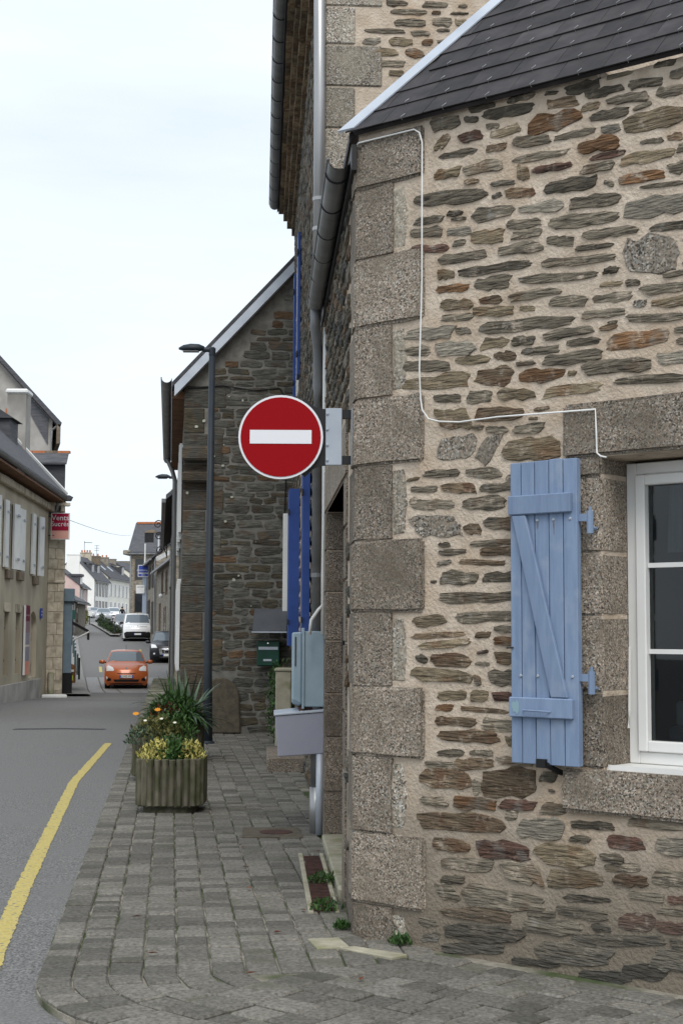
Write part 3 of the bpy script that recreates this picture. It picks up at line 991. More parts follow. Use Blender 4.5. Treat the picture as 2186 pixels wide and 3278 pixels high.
for i in range(len(QZ) - 1):
    lng = i % 2 == 0
    wf = (0.448 if lng else 0.243) + random.uniform(-.006, .006)
    wsd = 0.24 if lng else 0.42
    pr = 0.014 + random.uniform(0, .006) + (0.006 if lng else 0)
    o_ = corner_pt(pr, pr)
    pl = [C + EF * wf + NF * pr, o_, C + ES * wsd + NS * pr, C + ES * wsd - NS * 0.2, C - NS * 0.2 - NF * 0.05 + EF * 0.1, C + EF * wf - NF * 0.2]
    m_ = MB()
    m_.slab([(p.x, p.y) for p in pl], QZ[i + 1] + 0.006, QZ[i])
    ob('quoin', m_, 'granite_block', front, bevel=0.014, seg=2, rough=0.0035)
    if not lng:   # a paler return of the same stone set back beside the short quoin
        m_ = MB()
        zt, zb = QZ[i] - 0.03, QZ[i + 1] + 0.03
        m_.prism([(0.24, zb), (0.32, zb), (0.335, (zt + zb) / 2), (0.315, zt), (0.24, zt)], -0.05, 0.006, FW)
        ob('quoin', m_, 'granite_pale', front, bevel=0.006, rough=0.004)

# window surround
part('lintel', lambda m: m.box(1.275, 2.68, -0.30, 0.022, 2.388, 2.645, FW), 'granite_block', front, bevel=0.014, seg=2, rough=0.0035)
part('lintel', lambda m: m.box(1.285, 1.4785, -0.32, 0.016, 2.298, 2.387, FW), 'granite_block', front, bevel=0.01, seg=2, rough=0.003)
for (z0, z1, u0) in ((1.94, 2.295, 1.33), (1.645, 1.932, 1.36), (1.29, 1.637, 1.345), (0.942, 1.282, 1.35)):
    part('jamb_stone', lambda m: m.box(u0, 1.4785, -0.32, 0.012, z0, z1, FW), 'granite_block', front, bevel=0.01, seg=2, rough=0.003)
    part('jamb_stone', lambda m: m.box(2.4715, 2.60, -0.32, 0.012, z0, z1, FW), 'granite_block', front, bevel=0.01, seg=2, rough=0.003)
part('sill', lambda m: m.box(1.262, 2.69, -0.30, 0.035, 0.735, 0.934, FW), 'granite_block', front, bevel=0.014, seg=2, rough=0.0035)

# white casement window
win = MB()
win.box(1.479, 1.532, -0.30, -0.225, 0.955, 2.37, FW)
win.box(2.418, 2.471, -0.30, -0.225, 0.955, 2.37, FW)
win.box(1.532, 2.418, -0.30, -0.225, 2.315, 2.37, FW)
win.box(1.532, 2.418, -0.30, -0.225, 0.955, 1.01, FW)
window = ob('window', win, 'white_plastic', house, bevel=0.004)
part('sill_board', lambda m: m.box(1.474, 2.478, -0.30, -0.035, 0.936, 0.953, FW).box(1.474, 2.478, -0.034, -0.02, 0.915, 0.958, FW), 'white_plastic', window)
for (a0, a1) in ((1.534, 1.97), (1.98, 2.416)):
    sash = MB()
    sash.box(a0, a0 + 0.05, -0.29, -0.205, 1.013, 2.312, FW)
    sash.box(a1 - 0.05, a1, -0.29, -0.205, 1.013, 2.312, FW)
    sash.box(a0 + 0.05, a1 - 0.05, -0.29, -0.205, 2.262, 2.312, FW)
    sash.box(a0 + 0.05, a1 - 0.05, -0.29, -0.205, 1.013, 1.063, FW)
    ob('sash', sash, 'white_plastic', window, bevel=0.005)
    for zb in (1.478, 1.882):
        part('glazing_bar', lambda m: m.box(a0 + 0.052, a1 - 0.052, -0.268, -0.228, zb - 0.011, zb + 0.011, FW), 'white_plastic', window)
    for (z0, z1) in ((1.063, 1.467), (1.489, 1.871), (1.893, 2.262)):
        part('pane', lambda m: m.box(a0 + 0.05, a1 - 0.05, -0.252, -0.246, z0, z1, FW), 'pane_glass', window)
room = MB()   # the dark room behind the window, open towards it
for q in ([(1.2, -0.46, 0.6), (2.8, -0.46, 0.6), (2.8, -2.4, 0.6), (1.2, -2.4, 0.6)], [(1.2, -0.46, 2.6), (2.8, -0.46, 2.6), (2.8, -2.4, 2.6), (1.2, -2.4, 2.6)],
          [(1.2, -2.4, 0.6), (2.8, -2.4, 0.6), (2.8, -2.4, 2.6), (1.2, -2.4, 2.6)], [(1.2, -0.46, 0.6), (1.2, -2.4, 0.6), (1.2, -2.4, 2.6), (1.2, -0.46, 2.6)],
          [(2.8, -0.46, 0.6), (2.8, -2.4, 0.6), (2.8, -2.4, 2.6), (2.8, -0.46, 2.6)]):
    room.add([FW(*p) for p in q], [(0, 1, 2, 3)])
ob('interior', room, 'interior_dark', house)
cur = MB()
cur.grid(lambda s, t: FW(1.6 + 0.1 * s + 0.02 * t, -0.40 - 0.015 * math.sin(s * 16), 1.95 + 0.38 * t), 24, 2)
ob('curtain', cur, 'curtain', house, smooth=True, recalc=False)
dev = MB()
dev.box(1.57, 1.9, -0.75, -0.42, 1.0, 1.12, FW)
dev.box(1.6, 1.87, -0.70, -0.45, 1.12, 1.2, FW)
printer = thing('desk_printer', 'grey desk printer standing behind the ground floor window of the corner house', 'printer', FW(1.75, -0.55, 0.95))
part('body', lambda m: m.box(1.57, 1.9, -0.75, -0.42, 1.0, 1.12, FW), 'device_grey', printer, bevel=0.02)
part('paper_tray', lambda m: m.box(1.6, 1.87, -0.70, -0.45, 1.115, 1.24, FW), 'curtain', printer, bevel=0.015)
part('desk', lambda m: m.box(1.25, 2.75, -0.85, -0.40, 0.92, 1.0, FW), 'interior_dark', house)


mat('rust_stain', (0.16, 0.12, 0.09), (0.2, 0.17, 0.15), 30, rough=0.8)


def make_shutter(u0, mirror=False):
    W = 0.372
    X = (lambda x: u0 + (W - x if mirror else x))
    B = 0.055
    rg_ = random.Random(4)
    base = MB()
    base.box(X(0.004), X(W - 0.004), 0.042, 0.056, 0.952, 2.376, FW)
    sh = ob('shutter', base, 'paint_blue', house)
    cuts = [0, 0.062, 0.138, 0.217, 0.295, W]
    for i in range(5):
        a, b = sorted((X(cuts[i] + 0.0022), X(cuts[i + 1] - 0.0022)))
        part('plank', lambda m: m.box(a, b, B, B + 0.026 + rg_.uniform(-.001, .001), 0.948, 2.38 + rg_.uniform(-.003, .003), FW), 'paint_blue', sh, bevel=0.003)
    f = B + 0.027
    for (z0, z1) in ((2.124, 2.217), (1.165, 1.259)):
        a, b = sorted((X(0.003), X(0.348)))
        part('ledge', lambda m: m.box(a, b, f, f + 0.024, z0, z1, FW), 'paint_blue', sh, bevel=0.005)
    pl = [(X(0.022), 2.121), (X(0.098), 2.121), (X(0.322), 1.262), (X(0.232), 1.262)]
    part('brace', lambda m: m.prism(pl, f, f + 0.02, FW), 'paint_blue', sh, bevel=0.004)
    for z, xs in ((2.095, (0.036, 0.155, 0.245, 0.335)), (1.36, (0.058, 0.152, 0.225, 0.340))):
        for x in xs:
            p = FW(X(x), f, z)
            m_ = MB()
            n = 8
            m_.add([p + EF * 0.0085 * math.cos(2 * math.pi * i / n) + UP * 0.0085 * math.sin(2 * math.pi * i / n) for i in range(n)] +
                   [p + NF * 0.006 + EF * 0.005 * math.cos(2 * math.pi * i / n) + UP * 0.005 * math.sin(2 * math.pi * i / n) for i in range(n)],
                   [(i, (i + 1) % n, n + (i + 1) % n, n + i) for i in range(n)] + [tuple(range(n, 2 * n))])
            ob('bolt', m_, 'sign_grey', sh)
            if rg_.random() < 0.6:
                part('rust_run', lambda m: m.prism([(X(x) - .004, z - .008), (X(x) + .004, z - .008), (X(x) + .0015, z - .008 - rg_.uniform(.03, .07)), (X(x) - .0015, z - .008 - .03)], f + 0.0004, f + 0.0012, FW), 'rust_stain', sh)
    part('handle', lambda m: m.tube([FW(X(0.09), f + 0.026, 1.2), FW(X(0.1), f + 0.045, 1.2), FW(X(0.22), f + 0.045, 1.198), FW(X(0.235), f + 0.026, 1.196)], 0.005, 6), 'paint_blue', sh)
    for z in (2.098, 1.357):
        a, b = sorted((X(W - 0.02), X(W + 0.062)))
        part('hinge', lambda m: m.box(a, b, 0.058, 0.07, z - 0.017, z + 0.017, FW).tube([FW(X(W + 0.056), 0.06, z - 0.075), FW(X(W + 0.056), 0.06, z + 0.03)], 0.016, 8)
             .tube([FW(X(W + 0.056), 0.06, z + 0.03), FW(X(W + 0.056), 0.06, z + 0.05)], 0.007, 6)
             .tube([FW(X(W + 0.056), 0.06, z - 0.05), FW(X(W + 0.056), -0.03, z - 0.05)], 0.01, 6), 'paint_blue', sh)
    part('shutter_catch', lambda m: m.box(X(0.15), X(0.2), 0.07, 0.10, 0.935, 0.975, FW).tube([FW(X(0.2), 0.09, 0.95), FW(X(0.225), 0.02, 0.915), FW(X(0.23), -0.03, 0.9)], 0.014, 6), 'black_metal', sh)
    part('window_hook', lambda m: m.tube([FW(X(-0.02), 0.085, 1.49), FW(X(0.02), 0.088, 1.492)], 0.004, 5), 'iron_dark', sh)
    # faded greenish splash of paint
    st = []
    for i in range(12):
        a = 2 * math.pi * i / 12
        r_ = 0.03 * rg_.uniform(0.45, 1.1)
        st.append((X(0.04) + r_ * 0.8 * math.cos(a), 1.212 + r_ * 1.3 * math.sin(a)))
    mat('paint_splash', (0.22, 0.36, 0.42), (0.25, 0.36, 0.4), 20, rough=0.7)
    part('paint_splash', lambda m: m.prism(st, f + 0.0245, f + 0.0255, FW), 'paint_splash', sh)
    return sh


make_shutter(1.018)
make_shutter(2.60, True)
part('blind_cord', lambda m: m.tube([FW(1.50, -0.2, 1.5), FW(1.50, -0.19, 1.2), FW(1.495, -0.19, 1.12)], 0.005, 5), 'white_plastic', house)

# cable clipped round the quoin and above the shutter
cb = [(0.006, 4.18), (0.03, 4.2), (0.405, 4.19), (0.44, 4.165), (0.457, 4.11), (0.456, 3.369), (0.44, 2.914), (0.448, 2.76), (0.458, 2.70), (0.49, 2.652),
      (0.56, 2.632), (0.681, 2.618), (0.917, 2.622), (1.466, 2.605), (1.469, 2.49), (1.471, 2.40), (1.49, 2.383), (1.521, 2.375)]
cab = MB()
cab.tube([FW(u, 0.036 if (u < 0.47 or u > 1.27) else 0.026, z) for u, z in cb], 0.0045, 6)
tag(ob('cable', cab, 'white_paint', smooth=True), 'thin white cable clipped down the quoins and along above the blue shutter', 'cable')

# street side of the corner house
sw = MB()
sw.box(0.0, 1.05, -0.45, 0, -0.3, 4.18, SW)
sw.box(3.4, 3.995, -0.45, 0, -0.3, 4.18, SW)
sw.box(1.05, 3.4, -0.45, 0, 2.49, 4.18, SW)
side = ob('street_wall', sw, 'mortar', house)
rest = MB()
for i, st in enumerate(rubble(0.3, 3.95, 0.0, 4.15, ch=(0.06, 0.13), ln=(0.14, 0.36), seed=21,
                              inside=lambda u, v: not ((0.8 < u < 3.75 and v < 2.85) or u < 0.43))):
    m_ = stone_mb(SW, st[:2], st[2:4], st[4], seed=1000 + i, h=0.02)
    rest.add(m_.v, m_.f)
mat('schist_mixed', (0.35, 0.35, 0.35), (1.15, 1.1, 1.0), 9, LAY, bump=1.0, bscale=12, lo=0.3, hi=0.72, bdist=0.02,
    pal=[(0.12, 0.12, 0.11), (0.2, 0.18, 0.15), (0.17, 0.12, 0.08), (0.09, 0.095, 0.09), (0.22, 0.2, 0.17), (0.15, 0.13, 0.1)])
ob('stonework', rest, 'schist_mixed', side, kind='stuff')
for (s0, s1, dep) in ((0.78, 1.06, 0.012), (3.388, 3.68, 0.012)):
    z = 0.0
    i = 0
    while z < 2.45:
        h = (0.36, 0.41, 0.33, 0.40, 0.37, 0.32, 0.3)[i % 7]
        z1 = min(z + h, 2.485)
        part('jamb_stone', lambda m: m.box(s0, s1, -0.33, dep, z + 0.004, z1 - 0.004, SW), 'granite_block', side, bevel=0.01, seg=2)
        z = z1
        i += 1
part('lintel', lambda m: m.box(0.78, 3.7, -0.33, 0.016, 2.49, 2.82, SW), 'granite_block', side, bevel=0.012, seg=2)
part('threshold', lambda m: m.box(1.062, 3.386, -0.33, 0.03, -0.05, 0.05, SW), 'concrete_pale', side, bevel=0.01)
door = ob('door', MB().box(1.05, 3.4, -0.37, -0.3, 0.05, 2.49, SW), 'interior_dark', house)
for i in range(4):
    part('door_panel', lambda m: m.box(1.1 + i * 0.575, 1.62 + i * 0.575, -0.3, -0.285, 0.15, 2.4, SW), 'wood_brown', door, bevel=0.006)
part('ventilation_slot', lambda m: m.box(1.058, 1.078, -0.03, 0.017, 1.38, 1.66, SW), 'iron_dark', side)

# roof: slates on the front slope, zinc hip, slate on the street slope
PI47 = rad(47)
NR = NF * math.sin(PI47) + UP * math.cos(PI47)
UR = -NF * math.cos(PI47) + UP * math.sin(PI47)


def RF(a, r, h=0.0):
    return C + NF * 0.05 + EF * a + UR * r + NR * h + UP * (4.262 - 0.025 * a)


def hip_a(r):
    return -0.023 + 0.318 * r


deck = MB()
deck.hexa([RF(hip_a(0) + 0.03, 0, -0.022), RF(4.4, 0, -0.022), RF(4.4, 3.4, -0.022), RF(hip_a(3.4) + .03, 3.4, -0.022),
           RF(hip_a(0) + 0.02, 0, 0), RF(4.4, 0, 0), RF(4.4, 3.4, 0), RF(hip_a(3.4) + .02, 3.4, 0)])
roof = ob('roof', deck, 'slate', house)
rg = random.Random(8)
off_slates, hooks = MB(), MB()
for i in range(18):
    r0 = -0.02 + i * 0.18
    a = hip_a(r0) - rg.uniform(0, 0.05) + (0.132 if i % 2 else 0.0) - 0.265
    while a < 4.3:
        a0, a1 = a + 0.0015, a + 0.2635
        l0, l1 = max(a0, hip_a(r0) + 0.0), max(a0, hip_a(r0 + 0.3) + 0.0)
        if a1 - l1 > 0.02:
            hh = 0.013 + rg.uniform(-.001, .0015)
            d = rg.uniform(-.003, .003)
            pts_ = [RF(l0, r0 + d, hh), RF(a1, r0 + d, hh), RF(a1, r0 + 0.3, 0.001), RF(l1, r0 + 0.3, 0.001)]
            pts_ += [p + NR * 0.006 for p in pts_]
            m_ = MB().hexa(pts_)
            if a < 2.4 and r0 < 2.0:
                ob('slate', m_, 'slate', roof)
                ac = (a0 + a1) / 2
                if l0 == a0:
                    c_ = [RF(ac, r0 - 0.006, 0.01), RF(ac, r0 - 0.006, 0.03), RF(ac + 0.006, r0 + 0.022, 0.026), RF(ac + 0.004, r0 + 0.035, 0.024)]
                    hooks.tube(c_, 0.0017, 5)
            else:
                off_slates.add(m_.v, m_.f)
        a += 0.265
ob('slating', off_slates, 'slate', roof, kind='stuff')
ob('slate_hook', hooks, 'hook_steel', roof, kind='stuff')
hip = MB()
hw = 0.055
hip.hexa([RF(hip_a(-.04) - 0.02, -0.04, 0.03), RF(hip_a(-.04) + hw, -0.0, 0.018), RF(hip_a(3.4) + hw, 3.4, 0.018), RF(hip_a(3.4) - 0.02, 3.4, 0.03),
          RF(hip_a(-.04) - 0.02, -0.04, 0.045), RF(hip_a(-.04) + hw, -0.0, 0.026), RF(hip_a(3.4) + hw, 3.4, 0.026), RF(hip_a(3.4) - 0.02, 3.4, 0.045)])
ob('hip_flashing', hip, 'zinc_light', roof)
# street slope
P0_, P1_ = RF(hip_a(0), 0), RF(hip_a(3.4), 3.4)
s_end = SW(3.99, 0.1, 0)
str_ = MB()
e_far = Vector((SW(3.99, 0.09, 0).x, SW(3.99, 0.09, 0).y, 4.2))
t_far = Vector((SW(3.99, -2.2, 0).x, SW(3.99, -2.2, 0).y, P1_.z))
str_.hexa([P0_ - UP * 0.05, P1_ - UP * 0.05, t_far - UP * 0.05, e_far - UP * 0.05, P0_, P1_, t_far, e_far])
ob('street_slope', str_, 'slate', roof)
part('fascia', lambda m: m.box(-0.05, 3.95, 0.012, 0.04, 4.05, 4.19, SW), 'black_metal', house)


def half_gutter(fr, a0, a1, b, z0, z1, r, n=10, thick=0.004):
    m = MB()
    ring = [math.pi + math.pi * i / n for i in range(n + 1)]
    for rr in (r, r - thick):
        m.add([fr(a, b + rr * math.cos(t), z + rr * math.sin(t)) for (a, z) in ((a0, z0), (a1, z1)) for t in ring],
              [(i, i + 1, n + 2 + i, n + 1 + i) for i in range(n)])
    # rolled outer bead
    m.tube([fr(a0, b + r, z0), fr(a1, b + r, z1)], 0.009, 6)
    return m


gut = ob('gutter', half_gutter(SW, 0.08, 3.5, 0.10, 4.15, 4.135, 0.062), 'zinc_dark', house, smooth=True, recalc=False)
for i in range(6):
    sp = 0.3 + i * 0.58
    m_ = MB()
    m_.tube([SW(sp, 0.10 + 0.066 * math.cos(math.pi + math.pi * j / 10), 4.149 + 0.066 * math.sin(math.pi + math.pi * j / 10)) for j in range(11)], 0.006, 5)
    ob('gutter_bracket', m_, 'iron_dark', gut)
part('downpipe', lambda m: m.tube([SW(3.48, 0.1, 4.12), SW(3.5, 0.1, 3.95), SW(3.62, 0.07, 3.78), SW(3.66, 0.07, 3.5), SW(3.76, 0.065, 3.35), SW(3.78, 0.065, 0.35)], 0.041, 12), 'zinc_dark', house, smooth=True)
part('downpipe_shoe', lambda m: m.tube([SW(3.78, 0.065, 0.36), SW(3.78, 0.065, 0.0)], 0.047, 12), 'zinc_pipe', house, smooth=True)
for z in (3.05, 2.0):
    part('pipe_collar', lambda m: m.tube([SW(3.77, 0.065, z), SW(3.77, 0.065, z + 0.035)], 0.046, 12), 'zinc_dark', house)
part('conduit', lambda m: m.tube([SW(3.5, 0.022, 3.95), SW(3.55, 0.022, 3.0), SW(3.6, 0.022, 2.0), SW(3.6, 0.022, 1.55)], 0.016, 8), 'white_paint', house, smooth=True)
part('conduit', lambda m: m.tube([SW(3.60, 0.03, 1.77), SW(3.58, 0.06, 1.74), SW(3.56, 0.115, 1.66), SW(3.56, 0.125, 1.55)], 0.013, 8), 'white_paint', house, smooth=True)
part('waste_pipe', lambda m: m.tube([SW(3.72, 0.035, 0.62), SW(3.72, 0.035, 0.0)], 0.03, 10), 'zinc_light', house, smooth=True)

# ------------------------------------------------------------------ no entry sign on its bracket
Y0 = 7.70
sc = Vector((-0.329, Y0, 2.61))
sign = thing('no_entry_sign', 'round red no entry sign with white bar on a bracket at the house corner', 'road sign', (0.07, Y0 + 0.02, 2.61))


def disc_mb(c, r, y0, y1, n=48):
    m = MB()
    m.prism([(c.x + r * math.cos(2 * math.pi * i / n), c.z + r * math.sin(2 * math.pi * i / n)) for i in range(n)], y0, y1, lambda a, b, z: Vector((a, b, z)))
    return m


ob('rim', disc_mb(sc, 0.228, Y0 - 0.012, Y0 + 0.018), 'sign_white', sign)
ob('red_face', disc_mb(sc, 0.216, Y0 - 0.016, Y0 - 0.0115), 'sign_red', sign)
part('white_bar', lambda m: m.box(sc.x - 0.166, sc.x + 0.166, Y0 - 0.019, Y0 - 0.0155, sc.z - 0.037, sc.z + 0.037), 'sign_white', sign)
wing = [(-0.20, 2.83), (-0.155, 2.785), (-0.125, 2.77), (-0.07, 2.768), (-0.07, 2.462), (-0.125, 2.455), (-0.155, 2.44), (-0.20, 2.395), (-0.3, 2.5), (-0.3, 2.72)]
part('back_plate', lambda m: m.prism(wing, Y0 + 0.019, Y0 + 0.03, ID), 'black_metal', sign)
part('bracket_plate', lambda m: m.box(-0.088, 0.0, Y0 + 0.0, Y0 + 0.018, 2.46, 2.77), 'sign_grey', sign, bevel=0.003)
for z in (2.74, 2.655, 2.57, 2.487):
    part('bolt', lambda m: m.lathe([(0.008, 0), (0.008, -0.006), (0.004, -0.009)], 8, (-0.078, Y0, z), axis=1), 'sign_grey', sign)
for z in (2.74, 2.49):
    part('arm', lambda m: m.box(-0.003, 0.062, Y0 + 0.005, Y0 + 0.05, z - 0.022, z + 0.022), 'black_metal', sign)
part('wall_plate', lambda m: m.box(0.05, 0.066, Y0 - 0.012, Y0 + 0.10, 2.455, 2.772), 'sign_grey', sign)

# ------------------------------------------------------------------ electric cabinet and grey wall box beside the doorway
cabn = thing('electric_cabinet', 'pale blue grey electric cabinet hung on the wall beside the downpipe', 'cabinet', SW(3.7, 0, 0.98))
part('body', lambda m: m.box(3.71, 3.95, 0.0, 0.16, 0.985, 1.575, SW), 'cabinet_paint', cabn, bevel=0.008)
part('rear_flange', lambda m: m.box(3.70, 3.96, 0.16, 0.178, 0.97, 1.6, SW), 'cabinet_paint', cabn, bevel=0.003)
part('door', lambda m: m.hexa([SW(3.72, 0.18, 1.0), SW(3.95, 0.18, 0.97), SW(3.95, 0.255, 1.0), SW(3.72, 0.255, 1.04), SW(3.72, 0.18, 1.57), SW(3.95, 0.18, 1.57), SW(3.95, 0.255, 1.565), SW(3.72, 0.255, 1.565)]), 'cabinet_paint', cabn, bevel=0.012)
part('lock_bar', lambda m: m.box(3.715, 3.725, 0.225, 0.235, 1.3, 1.53, SW), 'iron_dark', cabn)
part('support', lambda m: m.box(3.75, 3.92, 0.02, 0.2, 0.945, 0.985, SW), 'rust_grate', cabn)
gbox = thing('wall_box', 'grey metal box with slanting lid under the electric cabinet', 'box', SW(3.72, 0, 0.6))
part('body', lambda m: m.hexa([SW(3.70, 0.0, 0.625), SW(3.9, 0.0, 0.625), SW(3.9, 0.36, 0.6), SW(3.70, 0.36, 0.6), SW(3.70, 0.0, 0.945), SW(3.9, 0.0, 0.945), SW(3.9, 0.385, 0.915), SW(3.70, 0.385, 0.915)]), 'box_paint', gbox, bevel=0.006)
part('lid', lambda m: m.hexa([SW(3.69, 0.0, 0.948), SW(3.92, 0.0, 0.948), SW(3.92, 0.395, 0.916), SW(3.69, 0.395, 0.916), SW(3.69, 0.0, 0.966), SW(3.92, 0.0, 0.99), SW(3.92, 0.395, 0.95), SW(3.69, 0.395, 0.93)]), 'zinc_light', gbox, bevel=0.003)

# drain channel with rusty grates along the wall foot
drain = thing('drain_channel', 'rusty drain grate set in the pavement at the foot of the wall', 'drain', SW(1.6, 0.13, 0))
part('kerb_edge', lambda m: m.box(0.55, 2.7, 0.195, 0.225, -0.02, 0.012, SW).box(0.55, 2.7, 0.05, 0.075, -0.02, 0.012, SW), 'concrete_pale', drain, bevel=0.003)
for (a0, a1) in ((0.6, 1.5), (1.55, 2.6)):
    part('grate', lambda m: m.box(a0, a1, 0.078, 0.192, -0.02, 0.004, SW), 'rust_grate', drain)
    n = int((a1 - a0) / 0.05)
    for i in range(n):
        part('grate_bar', lambda m: m.box(a0 + 0.02 + i * 0.05, a0 + 0.045 + i * 0.05, 0.085, 0.185, 0.004, 0.009, SW), 'rust_grate', drain)
mh = thing('manhole_cover', 'brownish oblong access cover set among the setts by the drainpipe', 'manhole cover', (-0.5, 11.35, 0))
part('cover', lambda m: m.slab([(-0.75, 11.15), (-0.28, 11.15), (-0.33, 11.7), (-0.78, 11.7)], -0.02, 0.007), 'manhole_iron', mh, bevel=0.003)
part('oval_plate', lambda m: m.slab([(-0.5 + 0.13 * math.cos(t * math.pi / 8), 11.42 + 0.13 * math.sin(t * math.pi / 8)) for t in range(16)], 0.005, 0.011), 'rust_grate', mh)


def leaf_cloud(n, cx, cy, cz, rx, ry, rz_, size, seed, up=0.5, upper=True):
    """many small leaf blades spread through a mound"""
    rg = random.Random(seed)
    m = MB()
    for _ in range(n):
        while True:
            x, y, z = rg.uniform(-1, 1), rg.uniform(-1, 1), rg.uniform(0 if upper else -1, 1)
            if x * x + y * y + z * z < 1 and x * x + y * y + z * z > 0.15:
                break
        p = Vector((cx + x * rx, cy + y * ry, cz + z * rz_))
        d = Vector((rg.uniform(-1, 1), rg.uniform(-1, 1), rg.uniform(-0.3, 1) + up)).normalized()
        s = d.cross(Vector((rg.uniform(-1, 1), rg.uniform(-1, 1), rg.uniform(-1, 1)))).normalized()
        L = size * rg.uniform(0.6, 1.4)
        wd = L * 0.22
        nn = d.cross(s) * L * 0.12
        m.add([p, p + d * L * 0.5 + s * wd + nn, p + d * L, p + d * L * 0.5 - s * wd + nn], [(0, 1, 2, 3)])
    return m


def weed(loc, r, seed, label):
    t = thing('weed', label, 'plant', loc, group='weeds along the wall foot')
    m = leaf_cloud(90, loc[0], loc[1], loc[2], r, r * 0.8, r * 0.55, 0.035, seed)
    ob('leaves', m, 'leaf_green', t)
    part('stem', lambda q: [q.tube([Vector(loc), Vector(loc) + Vector((math.cos(a) * r * .6, math.sin(a) * r * .5, r * .4))], 0.002, 4) for a in (0.3, 1.7, 3.2, 4.6)], 'leaf_olive', t)


weed(tuple(SW(1.53, 0.10, 0.0)), 0.10, 1, 'green weed growing between the two drain grates')
weed(tuple(SW(0.62, 0.13, 0.0)), 0.10, 2, 'green weed at the end of the drain grate next to the corner')
weed(tuple(FW(0.33, 0.05, 0.0)), 0.06, 3, 'small weed rooted at the foot of the granite quoins')
weed(tuple(SW(0.12, 0.06, 0.0)), 0.05, 4, 'tiny green weed at the street side foot of the corner quoin')

# ------------------------------------------------------------------ tall house next door
tall = thing('tall_house', 'tall rubble stone house with deep corbelled cornice and dark blue shutters', 'house', SW(4.0, 0, 0))
GF = frame(SW(4.0, 0, 0), (0.9984, 0.0558), -ES)
tw = MB()
tw.box(4.0, 15.15, -7, 0, -0.3, 8.3, SW)
wallt = ob('wall', tw, 'mortar', tall)
pk = MB()
pk.hexa([SW(3.9, 0.3, 8.35), SW(15.2, 0.3, 8.35), SW(15.2, -3.5, 12.4), SW(3.9, -3.5, 12.4), SW(3.9, 0.3, 8.45), SW(15.2, 0.3, 8.45), SW(15.2, -3.5, 12.5), SW(3.9, -3.5, 12.5)])
pk.hexa([SW(3.9, -7.3, 8.35), SW(15.2, -7.3, 8.35), SW(15.2, -3.5, 12.4), SW(3.9, -3.5, 12.4), SW(3.9, -7.3, 8.45), SW(15.2, -7.3, 8.45), SW(15.2, -3.5, 12.5), SW(3.9, -3.5, 12.5)])
ob('roof', pk, 'slate_far', tall)
part('gable_wall', lambda m: m.prism([(0, 8.3), (7, 8.3), (3.5, 12.4)], -0.4, 0, GF), 'mortar', tall)
TALL_STONES = [
    (0.494,6.826,0.681,6.829,0.055,'g'),(0.796,6.821,1.018,6.825,0.058,'g'),(1.098,6.819,1.179,6.819,0.039,'g'),
    (0.527,6.755,0.843,6.756,0.062,'g'),(0.876,6.757,0.957,6.757,0.035,'b'),(1.031,6.752,1.19,6.754,0.025,'g'),
    (0.554,6.659,0.829,6.663,0.076,'g'),(0.876,6.674,1.051,6.679,0.083,'g'),(0.3,6.582,0.655,6.586,0.044,'g'),
    (0.702,6.572,0.869,6.577,0.052,'g'),(0.916,6.603,1.031,6.604,0.028,'d'),(0.294,6.491,0.454,6.496,0.076,'p'),
    (0.514,6.492,0.729,6.498,0.085,'o'),(0.789,6.496,0.89,6.499,0.066,'r'),(0.301,6.393,0.602,6.401,0.082,'o'),
    (0.655,6.396,0.816,6.4,0.072,'r'),(0.281,6.296,0.669,6.307,0.062,'g'),(0.515,6.22,0.649,6.224,0.044,'o'),
    (1.071,6.677,1.19,6.68,0.055,'o'),(0.923,6.504,1.017,6.507,0.055,'g'),
]
for i, (a, b, c, d, th, k) in enumerate(TALL_STONES):
    ob('stone', stone_mb(GF, (a, b), (c, d), th * 1.05, h=0.012, seed=500 + i, n=13), STONE[k], wallt)
rest = MB()
for i, st in enumerate(rubble(0.5, 3.5, 6.95, 8.2, seed=31)):
    m_ = stone_mb(GF, st[:2], st[2:4], st[4], seed=3000 + i)
    rest.add(m_.v, m_.f)
for i, st in enumerate(rubble(4.1, 15.1, 0.05, 8.0, ch=(0.09, 0.17), ln=(0.2, 0.5), seed=33,
                              inside=lambda u, v: not (8.4 < u < 10.6 and v < 3.5) and not (12.2 < u < 13.6 and 4.7 < v < 7))):
    m_ = stone_mb(SW, st[:2], st[2:4], st[4], seed=4000 + i, h=0.02, n=9)
    rest.add(m_.v, m_.f)
ob('stonework', rest, 'schist_mixed', wallt, kind='stuff')
z = 5.12
for i in range(10):
    z1 = z + (0.27, 0.355, 0.36, 0.36, 0.33)[i % 5] if i else 5.38
    part('quoin', lambda m: m.box(-0.012, 0.46 if i % 2 else 0.235, -0.3, 0.014, z + 0.006, z1 - 0.006, GF), 'granite_pale', wallt, bevel=0.01)
    z = z1
    if z > 8.2:
        break
# corbelled cornice, course by course
for lv, (b1, z0, z1) in enumerate(((0.07, 7.95, 8.07), (0.14, 8.07, 8.19), (0.2, 8.19, 8.31), (0.27, 8.31, 8.42))):
    for i in range(28):
        a0 = 4.0 + i * 0.398 + (0.2 if lv % 2 else 0)
        part('cornice_stone', lambda m: m.box(a0 + 0.004, min(a0 + 0.394, 15.15), -0.1, b1 + random.uniform(-.008, .008), z0 + 0.003, z1 - 0.003, SW), STONE['o' if (i + lv) % 3 else 'b'], wallt)
gut = ob('gutter', half_gutter(SW, 3.85, 15.25, 0.34, 8.52, 8.5, 0.085), 'zinc_dark', tall, smooth=True, recalc=False)
part('gutter_end', lambda m: m.prism([(0.34 + 0.085 * math.cos(math.pi + math.pi * i / 10), 8.5 + 0.085 * math.sin(math.pi + math.pi * i / 10)) for i in range(11)], 15.23, 15.26, lambda a, b, c: SW(b, a, c)), 'zinc_dark', gut)
